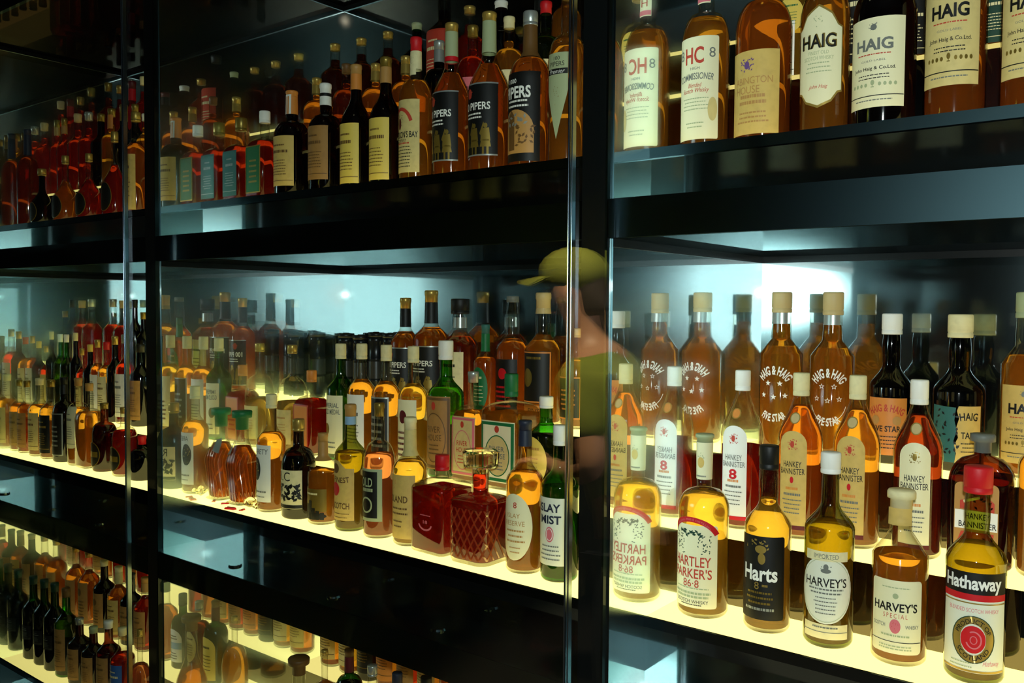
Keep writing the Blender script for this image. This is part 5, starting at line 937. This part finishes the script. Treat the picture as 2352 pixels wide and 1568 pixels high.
('whisky_bottle', -3.0636, 0.0858, 'low', 1, 0.0365, 0.2935, 0, 'std', {'f': 0.66, 'cl': 0.1, 'ct': 'foil', 'seg': 18, 'g': 'bottle', 'q': 'black', 'c': 'darkgreen', 'L': [('black', 0.25, 0.42, 0.9, 'rect', 'lines', 'grey')]}, 'dark green bottle with white print, seventh from right, front row, low shelf, left bay', 'bottles in the front row of the low shelf, left bay'),
('whisky_bottle', -3.1412, 0.0858, 'low', 1, 0.0365, 0.2902, 0, 'std', {'f': 0.66, 'cl': 0.1, 'ct': 'foil', 'seg': 18, 'g': 'bottle', 'q': 'black', 'c': 'darkgreen', 'L': [('black', 0.25, 0.42, 0.9, 'rect', 'lines', 'grey')]}, 'dark green bottle with white print, eighth from right, front row, low shelf, left bay', 'bottles in the front row of the low shelf, left bay'),
('whisky_bottle', -3.2248, 0.0858, 'low', 1, 0.0365, 0.2862, 0, 'std', {'f': 0.66, 'cl': 0.1, 'ct': 'foil', 'seg': 18, 'g': 'bottle', 'q': 'black', 'c': 'darkgreen', 'L': [('black', 0.25, 0.42, 0.9, 'rect', 'lines', 'grey')]}, 'dark green bottle with white print, ninth from right, front row, low shelf, left bay', 'bottles in the front row of the low shelf, left bay'),
('whisky_bottle', -2.7347, 0.2288, 'low', 2, 0.0365, 0.2393, 0, 'std', {'f': 0.74, 'cl': 0.08, 'ct': 'foil', 'seg': 16, 'c': 'tan', 'q': 'red', 'k': ('tan', 0.2), 'L': [('label_tan', 0.08, 0.56, 1.0, 'rect', 'lines', 'brown')]}, 'red bottle with tan capsule, first from right, middle row, low shelf, left bay', 'bottles in the middle row of the low shelf, left bay'),
('whisky_bottle', -2.8234, 0.2288, 'low', 2, 0.0365, 0.2353, 0, 'std', {'f': 0.74, 'cl': 0.08, 'ct': 'foil', 'seg': 16, 'c': 'black', 'g': 'dark', 'q': 'black', 'L': [('label_tan', 0.08, 0.56, 1.0, 'rect', 'lines', 'brown')]}, 'dark bottle with thin neck, second from right, middle row, low shelf, left bay', 'bottles in the middle row of the low shelf, left bay'),
('whisky_bottle', -2.9067, 0.2288, 'low', 2, 0.0365, 0.2434, 0, 'std', {'f': 0.74, 'cl': 0.08, 'ct': 'foil', 'seg': 16, 'c': 'cream', 'q': 'orange', 'k': ('parch', 0.24), 'L': [('label_gold', 0.08, 0.56, 1.0, 'rect', 'lines', 'brown')]}, 'orange bottle with cream capsule, third from right, middle row, low shelf, left bay', 'bottles in the middle row of the low shelf, left bay'),
('whisky_bottle', -3.0049, 0.2288, 'low', 2, 0.0365, 0.2465, 0, 'std', {'f': 0.74, 'cl': 0.08, 'ct': 'foil', 'seg': 16, 'c': 'cream', 'g': 'dark', 'q': 'black', 'L': [('label_tan', 0.08, 0.56, 0.95, 'rect', 'crest', 'brown')]}, 'dark bottle with cream-green cap, fourth from right, middle row, low shelf, left bay', 'bottles in the middle row of the low shelf, left bay'),
('whisky_bottle', -3.1136, 0.2288, 'low', 2, 0.0365, 0.258, 0, 'std', {'f': 0.74, 'cl': 0.08, 'ct': 'foil', 'seg': 16, 'c': 'gold', 'q': 'orange', 'L': [('label_tan', 0.08, 0.6, 0.95, 'rect', 'crest', 'brown')]}, 'orange bottle with crested tan label, fifth from right, middle row, low shelf, left bay', 'bottles in the middle row of the low shelf, left bay'),
('whisky_bottle', -3.2105, 0.2288, 'low', 2, 0.0365, 0.26, 0, 'std', {'f': 0.74, 'cl': 0.08, 'ct': 'foil', 'seg': 16, 'c': 'gold', 'q': 'orange', 'L': [('label_tan', 0.08, 0.56, 1.0, 'rect', 'lines', 'brown')]}, 'orange bottle with tan label, sixth from right, middle row, low shelf, left bay', 'bottles in the middle row of the low shelf, left bay'),
('whisky_bottle', -2.9828, 0.3744, 'low', 3, 0.0365, 0.29, 0, 'std', {'f': 0.72, 'q': 'red', 'c': 'gold', 'seg': 14, 'L': []}, 'red bottle under the fascia, first from right, back row, low shelf, left bay', 'bottles in the back row of the low shelf, left bay'),
('whisky_bottle', -3.0609, 0.3744, 'low', 3, 0.0365, 0.29, 0, 'std', {'f': 0.72, 'q': 'orange', 'c': 'gold', 'seg': 14, 'L': [('label_tan', 0.08, 0.56, 1.0, 'rect', 'lines', 'brown')]}, 'orange bottle under the fascia, second from right, back row, low shelf, left bay', 'bottles in the back row of the low shelf, left bay'),
('whisky_bottle', -3.1539, 0.3744, 'low', 3, 0.0365, 0.29, 0, 'std', {'f': 0.72, 'q': 'red', 'c': 'gold', 'seg': 14, 'L': []}, 'red bottle under the fascia, third from right, back row, low shelf, left bay', 'bottles in the back row of the low shelf, left bay'),
('whisky_bottle', -3.2569, 0.3744, 'low', 3, 0.0286, 0.29, 0, 'std', {'f': 0.72, 'q': 'orange', 'c': 'gold', 'seg': 14, 'L': [('label_tan', 0.08, 0.56, 1.0, 'rect', 'lines', 'brown')]}, 'orange bottle under the fascia, fourth from right, back row, low shelf, left bay', 'bottles in the back row of the low shelf, left bay'),
('whisky_bottle', -1.4108, 0.078, 'low', 1, 0.0365, 0.29, 0, 'std', {'q': 'amber', 'f': 0.74, 'c': 'silver', 'cl': 0.12}, 'bottle with silver-green cap, front row, low shelf, centre bay', 'bottles in the front row of the low shelf, centre bay'),
('whisky_bottle', -1.5192, 0.078, 'low', 1, 0.0365, 0.29, 0, 'std', {'q': 'amber', 'f': 0.74, 'c': 'oldgold', 'cl': 0.12}, 'bottle with olive cap, front row, low shelf, centre bay', 'bottles in the front row of the low shelf, centre bay'),
('whisky_bottle', -1.6272, 0.078, 'low', 1, 0.0365, 0.29, 0, 'std', {'q': 'amber', 'f': 0.74, 'c': 'sage', 'cl': 0.12}, 'bottle with ringed yellow-green cap, front row, low shelf, centre bay', 'bottles in the front row of the low shelf, centre bay'),
('decanter', -1.7935, 0.1144, 'low', 1, 0.0365, 0.3471, 0, 'decanter', {'q': 'orange', 'f': 0.55, 'c': 'brown', 'cl': 0.12, 'ct': 'tee', 'cw': 1.1}, 'glass decanter with flat dark stopper, left end of low shelf, centre bay', 'bottles in the front row of the low shelf, centre bay'),
('whisky_bottle', -1.4588, 0.2314, 'low', 2, 0.0365, 0.2455, 0, 'std', {'q': 'orange', 'f': 0.7, 'c': 'black', 'cl': 0.12}, 'bottle with black cap under the fascia, low shelf, centre bay', 'bottles in the middle row of the low shelf, centre bay'),
('whisky_bottle', -1.5576, 0.2314, 'low', 2, 0.0365, 0.2291, 0, 'round', {'g': 'bottle', 'q': 'black', 'f': 0.66, 'c': 'navy', 'cl': 0.16, 'L': [('white', 0.1, 0.55, 0.9, 'arch', 'band', 'sky')]}, 'dark blue-green bottle with white and pale blue label, low shelf, centre bay', 'bottles in the middle row of the low shelf, centre bay'),
('whisky_bottle', -1.6476, 0.2314, 'low', 2, 0.0365, 0.2245, 0, 'round', {'q': 'deep', 'f': 0.7, 'c': 'silver', 'cl': 0.12, 'L': [('parch', 0.2, 0.62, 0.75, 'oval', 'plain', 'brown')]}, 'brown-orange bottle with oval cream label and pale cap, low shelf, centre bay', 'bottles in the middle row of the low shelf, centre bay'),
('whisky_bottle', -1.7354, 0.2314, 'low', 2, 0.0365, 0.2445, 0, 'round', {'g': 'bottle', 'q': 'brown', 'f': 0.62, 'c': 'brown', 'cl': 0.08, 'ct': 'foil', 'k': ('maroon', 0.24), 'L': [('yellow', 0.05, 0.58, 0.95, 'arch', 'plain', 'black')]}, 'dark green bottle with yellow arched label, low shelf, right of globe bottle', 'bottles in the middle row of the low shelf, centre bay'),
('globe_bottle', -1.8329, 0.2314, 'low', 2, 0.039, 0.218, 0, 'globe', {'q': 'amber', 'f': 0.62, 'c': 'gold', 'cl': 0.06}, 'round globe bottle of amber spirit on the low shelf, centre bay', 'bottles in the middle row of the low shelf, centre bay'),
('whisky_bottle', -1.4233, 0.3744, 'low', 3, 0.0365, 0.29, 0, 'std', {'f': 0.7, 'c': 'gold', 'seg': 20, 'q': 'red'}, 'red bottle with no label, first from right, back row, low shelf, centre bay', 'bottles in the back row of the low shelf, centre bay'),
('whisky_bottle', -1.5001, 0.3744, 'low', 3, 0.0365, 0.29, 0, 'std', {'f': 0.7, 'c': 'gold', 'seg': 20, 'q': 'orange'}, 'bright orange bottle with no label, second from right, back row, low shelf, centre bay', 'bottles in the back row of the low shelf, centre bay'),
('whisky_bottle', -1.577, 0.3744, 'low', 3, 0.0365, 0.29, 0, 'std', {'f': 0.7, 'c': 'gold', 'seg': 20, 'q': 'orange', 'L': [('parch', 0.08, 0.56, 1.0, 'rect', 'lines', 'brown')]}, 'orange bottle with parchment label, third from right, back row, low shelf, centre bay', 'bottles in the back row of the low shelf, centre bay'),
('whisky_bottle', -1.654, 0.3744, 'low', 3, 0.0365, 0.29, 0, 'std', {'f': 0.7, 'c': 'gold', 'seg': 20, 'q': 'red', 'L': [('label_tan', 0.08, 0.56, 1.0, 'rect', 'lines', 'brown')]}, 'red bottle with tan label, fourth from right, back row, low shelf, centre bay', 'bottles in the back row of the low shelf, centre bay'),
('whisky_bottle', -1.7324, 0.3744, 'low', 3, 0.0365, 0.29, 0, 'std', {'f': 0.7, 'c': 'gold', 'seg': 20, 'q': 'orange', 'L': [('orange', 0.08, 0.56, 1.0, 'rect', 'lines', 'brown')]}, 'bright orange bottle with orange label, fifth from right, back row, low shelf, centre bay', 'bottles in the back row of the low shelf, centre bay'),
('whisky_bottle', -1.8106, 0.3744, 'low', 3, 0.0365, 0.29, 0, 'std', {'f': 0.7, 'c': 'gold', 'seg': 20, 'g': 'dark', 'q': 'black', 'L': [('black', 0.08, 0.56, 1.0, 'rect', 'lines', 'oldgold')]}, 'dark bottle with gilt print, sixth from right, back row, low shelf, centre bay', 'bottles in the back row of the low shelf, centre bay'),
('whisky_bottle', -1.8864, 0.3744, 'low', 3, 0.0365, 0.29, 0, 'std', {'f': 0.7, 'c': 'gold', 'seg': 20, 'q': 'amber', 'L': [('parch', 0.08, 0.56, 1.0, 'rect', 'lines', 'brown')]}, 'amber bottle with cream label, seventh from right, back row, low shelf, centre bay', 'bottles in the back row of the low shelf, centre bay'),
('whisky_bottle', -1.967, 0.3744, 'low', 3, 0.0365, 0.29, 0, 'std', {'f': 0.7, 'c': 'gold', 'seg': 20, 'q': 'orange', 'L': [('label_gold', 0.08, 0.56, 1.0, 'rect', 'lines', 'brown')]}, 'orange bottle with tall cream label, eighth from right, back row, low shelf, centre bay', 'bottles in the back row of the low shelf, centre bay'),
]
# ------------------------------------------------------------------ set the bottles on their shelves
def tin(x, y, z, r, h, label, group):
    t = thing('spirit_tin', label, 'tin', (x, y, z), 0, group)
    b = Bottle(h, r, [(0, .97), (.01, 1), (.03, 1), (.035, .975), (.32, .975), (.33, 1), (.345, 1), (.35, .975), (.64, .975), (.65, 1), (.665, 1), (.67, .975), (.9, .975), (.905, 1), (1, 1)], 0, seg=24)
    from_bm('tin_body', b.lathe([(f * h * .95, b.sect(x_)) for f, x_ in b.P]), MATS['tin_metal'], t, True)
    from_bm('label', b.sleeve(.37 * h * .95, .62 * h * .95, .0006), MATS['tin_band'], t, True)
    l = Bottle(h, r, [(0, 1), (1, 1)], 0, seg=24)
    from_bm('lid', l.lathe([(h * .93, (r * 1.04,) * 3), (h * .985, (r * 1.04,) * 3), (h * .99, (r * .95,) * 3), (h * .985, (r * .9,) * 3), (h * .985, (r * .45,) * 3), (h, (r * .4,) * 3)]), MATS['tin_lid'], t, True)
solid('tin_metal', (0.01, 0.012, 0.014), .25, .3); solid('tin_band', (0.03, 0.032, 0.034), .3, .3); solid('tin_lid', (0.012, 0.012, 0.013), .35, .3)
CATS = {'decanter': 'decanter', 'crystal_decanter': 'decanter', 'flagon': 'flagon', 'flask_bottle': 'flask'}
for nm, x, y, lv, tier, r, h, rot, kind, o, lab, grp in BOTTLES:
    z = ZS[lv] + TR[lv] * (tier - 1) + .0003
    if kind == 'TIN': tin(x, y, z, r, h, lab, 'black tins on the back tier, centre bay'); continue
    build(nm, x, y, z, r, h, R(rot), kind, o, lab, CATS.get(nm, 'bottle'), grp)
# red carton at the far end of the top shelf, left bay
# ------------------------------------------------------------------ small loose things on the shelves
def chip(x, y, lv, s, a, label):
    bm = bmesh.new(); pts = [(1, .1), (.5, .35), (-.2, .3), (-1, .5), (-.7, -.1), (-.9, -.45), (.1, -.3), (.7, -.35)]
    lo = [bm.verts.new((px * s, py * s, 0)) for px, py in pts]; hi = [bm.verts.new((px * s * .9, py * s * .85, s * .3)) for px, py in pts]
    bm.faces.new(list(reversed(lo))); bm.faces.new(hi)
    for i in range(8): j = (i + 1) % 8; bm.faces.new((lo[i], lo[j], hi[j], hi[i]))
    o = from_bm('wax_chip', bm, paint('red')); o.location = (x, y, ZS[lv] + .0003); o.rotation_euler.z = a
    o['label'] = label; o['category'] = 'wax chip'; o['group'] = 'red wax chips on the lit shelf'
chip(-1.948, 0.022, 'mid', .017, .3, 'larger broken red wax chip lying in front of the fluted decanter')
chip(-1.915, 0.034, 'mid', .010, 1.9, 'small red wax chip right of the larger one, by the white label bottle')
chip(-2.012, 0.048, 'mid', .011, .8, 'small red wax chip beside the left post on the lit shelf')
st = thing('glass_stopper', 'loose faceted glass stopper lying beside the fluted decanter on the lit shelf', 'stopper', (-1.925, 0.064, ZS['mid'] + .0005))
bm = bmesh.new(); bmesh.ops.create_icosphere(bm, subdivisions=1, radius=.017)
for v in bm.verts: v.co.z = v.co.z * .85 + .0145
from_bm('stopper_head', bm, MATS['crystal_glass'], st)
bm = bmesh.new(); bmesh.ops.create_cone(bm, cap_ends=True, segments=10, radius1=.007, radius2=.009, depth=.018)
bmesh.ops.rotate(bm, verts=bm.verts, matrix=Matrix.Rotation(R(90), 3, 'Y')); bmesh.ops.translate(bm, verts=bm.verts, vec=(.022, 0, .0092))
from_bm('stopper_plug', bm, MATS['crystal_glass'], st)
# red carton on the back tier, left bay, top shelf
ct = thing('bottle_carton', 'red cardboard bottle carton with a white slanted line of print, top shelf, left bay', 'carton', (-3.205, 0.446, ZS['top'] + 2 * TR['top'] + .0004), R(0))
box('carton_body', -.07, .07, -.026, .026, 0, .19, paint('red'), ct, .0015)
bm = bmesh.new()
for k in range(6):
    x0 = -.042 + k * .014; q = [bm.verts.new(p) for p in ((x0, -.0265, .088 - k * .003), (x0 + .010, -.0265, .086 - k * .003), (x0 + .010, -.0265, .098 - k * .003), (x0, -.0265, .100 - k * .003))]; bm.faces.new(q)
from_bm('lettering', bm, paint('white'), ct)
# ------------------------------------------------------------------ the visitor mirrored in the glass front: olive cap and shirt, standing left of the camera
solid('skin', srgb('C08A68'), .5); solid('cloth_olive', srgb('7C8420'), .85, grain=.15); solid('cloth_dark', srgb('23262B'), .85); solid('cap_olive', srgb('82862A'), .8); solid('hair_brown', srgb('2E2018'), .6); solid('shoe_black', srgb('141312'), .5); solid('eye_white', srgb('EDEAE2'), .3); solid('lips', srgb('9A5A4C'), .5)
def lean(p): return (p[0] + max(0, p[2] - .95) * .25,) + tuple(p[1:])        # bent a little forward over the camera
def skin_mesh(name, verts, edges, root, mat, parent, lev=2):
    verts = [lean(v) for v in verts]
    me = bpy.data.meshes.new(name); me.from_pydata([v[:3] for v in verts], edges, []); o = bpy.data.objects.new(name, me); COL.objects.link(o)
    sk = o.modifiers.new('skin', 'SKIN'); sk.use_smooth_shade = True
    for i, v in enumerate(verts):
        sv = me.skin_vertices[0].data[i]; sv.radius = (v[3], v[4] if len(v) > 4 else v[3]); sv.use_root = (i == root)
    ss = o.modifiers.new('sub', 'SUBSURF'); ss.levels = lev; ss.render_levels = lev
    dg = bpy.context.evaluated_depsgraph_get(); m2 = bpy.data.meshes.new_from_object(o.evaluated_get(dg)); bpy.data.objects.remove(o); bpy.data.meshes.remove(me)
    m2.name = name; m2.materials.clear(); return link(name, m2, mat, parent, True)
# local frame: faces +X (turned to -X in the world), Y to the person's left
pr = thing('person', 'person in olive cap and olive shirt mirrored in the glass, hands at the waist', 'person', (-1.32, -1.36, 0.0), R(165)); pr.scale = (.955, .955, .955)
V = [(0, 0, .95, .15, .12), (0, 0, 1.12, .135, .105), (0, 0, 1.30, .16, .12), (0, 0, 1.42, .13, .10), (.01, 0, 1.50, .058), (.02, 0, 1.57, .06),            # 0-5 pelvis to neck
     (.025, 0, 1.64, .085, .075), (.03, 0, 1.72, .095, .08), (.02, 0, 1.78, .06),                                                                       # 6-8 head
     (0, .19, 1.42, .062), (.02, .25, 1.16, .046), (.15, .10, 1.07, .034), (.19, .07, 1.07, .026),                                                        # 9-12 left arm, forearm raised
     (0, -.19, 1.42, .062), (.0, -.26, 1.16, .046), (.15, -.12, 1.12, .034), (.19, -.09, 1.13, .026),                                                      # 13-16 right arm
     (0, .10, .88, .095), (.02, .11, .50, .062), (-.02, .11, .10, .042), (.0, .11, .05, .04), (.13, .12, .035, .032),                                      # 17-21 left leg
     (0, -.10, .88, .095), (.02, -.11, .50, .062), (-.02, -.11, .10, .042), (.0, -.11, .05, .04), (.13, -.12, .035, .032)]
E_ = [(0, 1), (1, 2), (2, 3), (3, 4), (4, 5), (5, 6), (6, 7), (7, 8), (3, 9), (9, 10), (10, 11), (11, 12), (3, 13), (13, 14), (14, 15), (15, 16), (0, 17), (17, 18), (18, 19), (19, 20), (20, 21), (0, 22), (22, 23), (23, 24), (24, 25), (25, 26)]
for side, (wx, wy, wz) in ((1, (.19, .07, 1.07)), (-1, (.19, -.09, 1.13))):                                                                              # palms, fingers, thumbs
    b0 = len(V); V.append((wx + .05, wy - side * .012, wz + .01, .026, .016)); E_.append((12 if side > 0 else 16, b0))
    for k, (dy, ln) in enumerate(((.030, .070), (.011, .080), (-.009, .074), (-.028, .058))):
        q = len(V); V += [(wx + .085, wy - side * .012 + dy, wz + .012, .0085), (wx + .085 + ln * .55, wy - side * .014 + dy, wz + .004, .0078), (wx + .085 + ln * .8, wy - side * .016 + dy, wz - .018, .0068)]
        E_ += [(b0, q), (q, q + 1), (q + 1, q + 2)]
    q = len(V); V += [(wx + .045, wy - side * .012 - side * .036, wz + .02, .010), (wx + .082, wy - side * .055, wz + .03, .0085)]; E_ += [(b0, q), (q, q + 1)]
body = skin_mesh('body', V, E_, 0, 'skin', pr)
# face on the body's head
def blob(name, loc, sc, mat, par=body):
    loc = lean(loc); bm = bmesh.new(); bmesh.ops.create_uvsphere(bm, u_segments=16, v_segments=10, radius=1.0)
    for v in bm.verts: v.co = Vector((v.co.x * sc[0] + loc[0], v.co.y * sc[1] + loc[1], v.co.z * sc[2] + loc[2]))
    return from_bm(name, bm, mat, par, True)
for s_ in (-1, 1):
    e_ = blob('eye', (.108, s_ * .032, 1.675), (.010, .013, .009), 'eye_white'); blob('ear', (.02, s_ * .080, 1.665), (.018, .010, .030), 'skin')
blob('nose', (.122, 0, 1.648), (.016, .013, .024), 'skin'); blob('mouth', (.108, 0, 1.607), (.010, .024, .007), 'lips')
hv = [(-.035, 0, 1.60, .045, .06), (-.03, 0, 1.68, .075, .085), (.0, 0, 1.75, .075, .085)]
skin_mesh('hair', hv, [(0, 1), (1, 2)], 1, 'hair_brown', pr)
skin_mesh('shirt', [(0, 0, .92, .168, .14), (0, 0, 1.12, .155, .125), (0, 0, 1.30, .19, .15), (0, 0, 1.41, .155, .125), (.005, 0, 1.475, .075), (0, .19, 1.42, .078), (.012, .235, 1.22, .066), (0, -.19, 1.42, .078), (.0, -.24, 1.22, .066)],
          [(0, 1), (1, 2), (2, 3), (3, 4), (3, 5), (5, 6), (3, 7), (7, 8)], 0, 'cloth_olive', pr)
skin_mesh('trousers', [(0, 0, .97, .165, .135), (0, .10, .86, .112), (.02, .11, .50, .080), (-.015, .11, .12, .066), (0, -.10, .86, .112), (.02, -.11, .50, .080), (-.015, -.11, .12, .066)], [(0, 1), (1, 2), (2, 3), (0, 4), (4, 5), (5, 6)], 0, 'cloth_dark', pr)
for s_ in (-1, 1): skin_mesh('shoe', [(-.05, s_ * .11, .045, .045), (.06, s_ * .115, .042, .042), (.17, s_ * .12, .035, .034)], [(0, 1), (1, 2)], 0, 'shoe_black', pr)
cp = blob('cap', (.012, 0, 1.735), (.112, .098, .082), 'cap_olive', pr)
bm = bmesh.new(); ring = []
for i in range(13):
    a = R(-62 + 124 * i / 12); ring.append(((.085 * math.cos(a) + .02, .088 * math.sin(a), 1.728), (.205 * math.cos(a * .72) + .0, .088 * math.sin(a), 1.712 - .02 * abs(math.sin(a)))))
lo = [[bm.verts.new(lean((p[0], p[1], p[2] - dz))) for p in r_] for r_ in ring for dz in (0,)]; l2 = [[bm.verts.new(lean((p[0], p[1], p[2] - .005))) for p in r_] for r_ in ring]
for A, s_ in ((lo, 1), (l2, -1)):
    for i in range(12):
        f_ = (A[i][0], A[i][1], A[i + 1][1], A[i + 1][0]); bm.faces.new(f_ if s_ > 0 else tuple(reversed(f_)))
for i in range(12): bm.faces.new((lo[i][1], l2[i][1], l2[i + 1][1], lo[i + 1][1]))
from_bm('cap_brim', bm, 'cap_olive', cp, True)

# the ceiling downlight over that visitor
dl = thing('ceiling_downlight', 'round recessed ceiling downlight above the visitor in the olive cap', 'ceiling light', (-1.25, -0.55, 2.9))
bm = bmesh.new(); bmesh.ops.create_cone(bm, cap_ends=True, segments=28, radius1=.06, radius2=.06, depth=.02); bmesh.ops.translate(bm, verts=bm.verts, vec=(0, 0, -.0102))
from_bm('housing', bm, 'post_black', dl)
bm = bmesh.new(); bmesh.ops.create_circle(bm, cap_ends=True, segments=24, radius=.04); bmesh.ops.translate(bm, verts=bm.verts, vec=(0, 0, -.0208)); bmesh.ops.reverse_faces(bm, faces=bm.faces[:])
emit('lamp_warm', (1, .82, .5), 6.0); from_bm('lens', bm, 'lamp_warm', dl)
sp = bpy.data.lights.new('downlight', 'SPOT'); sp.energy = 800; sp.color = (1, .86, .55); sp.spot_size = R(38); sp.spot_blend = .5; sp.shadow_soft_size = .035
so = bpy.data.objects.new('downlight', sp); COL.objects.link(so); so.location = (-1.25, -0.55, 2.86)
tgt = Vector((-1.42, -1.36, 1.35)) - so.location; so.rotation_euler = tgt.to_track_quat('-Z', 'Y').to_euler()
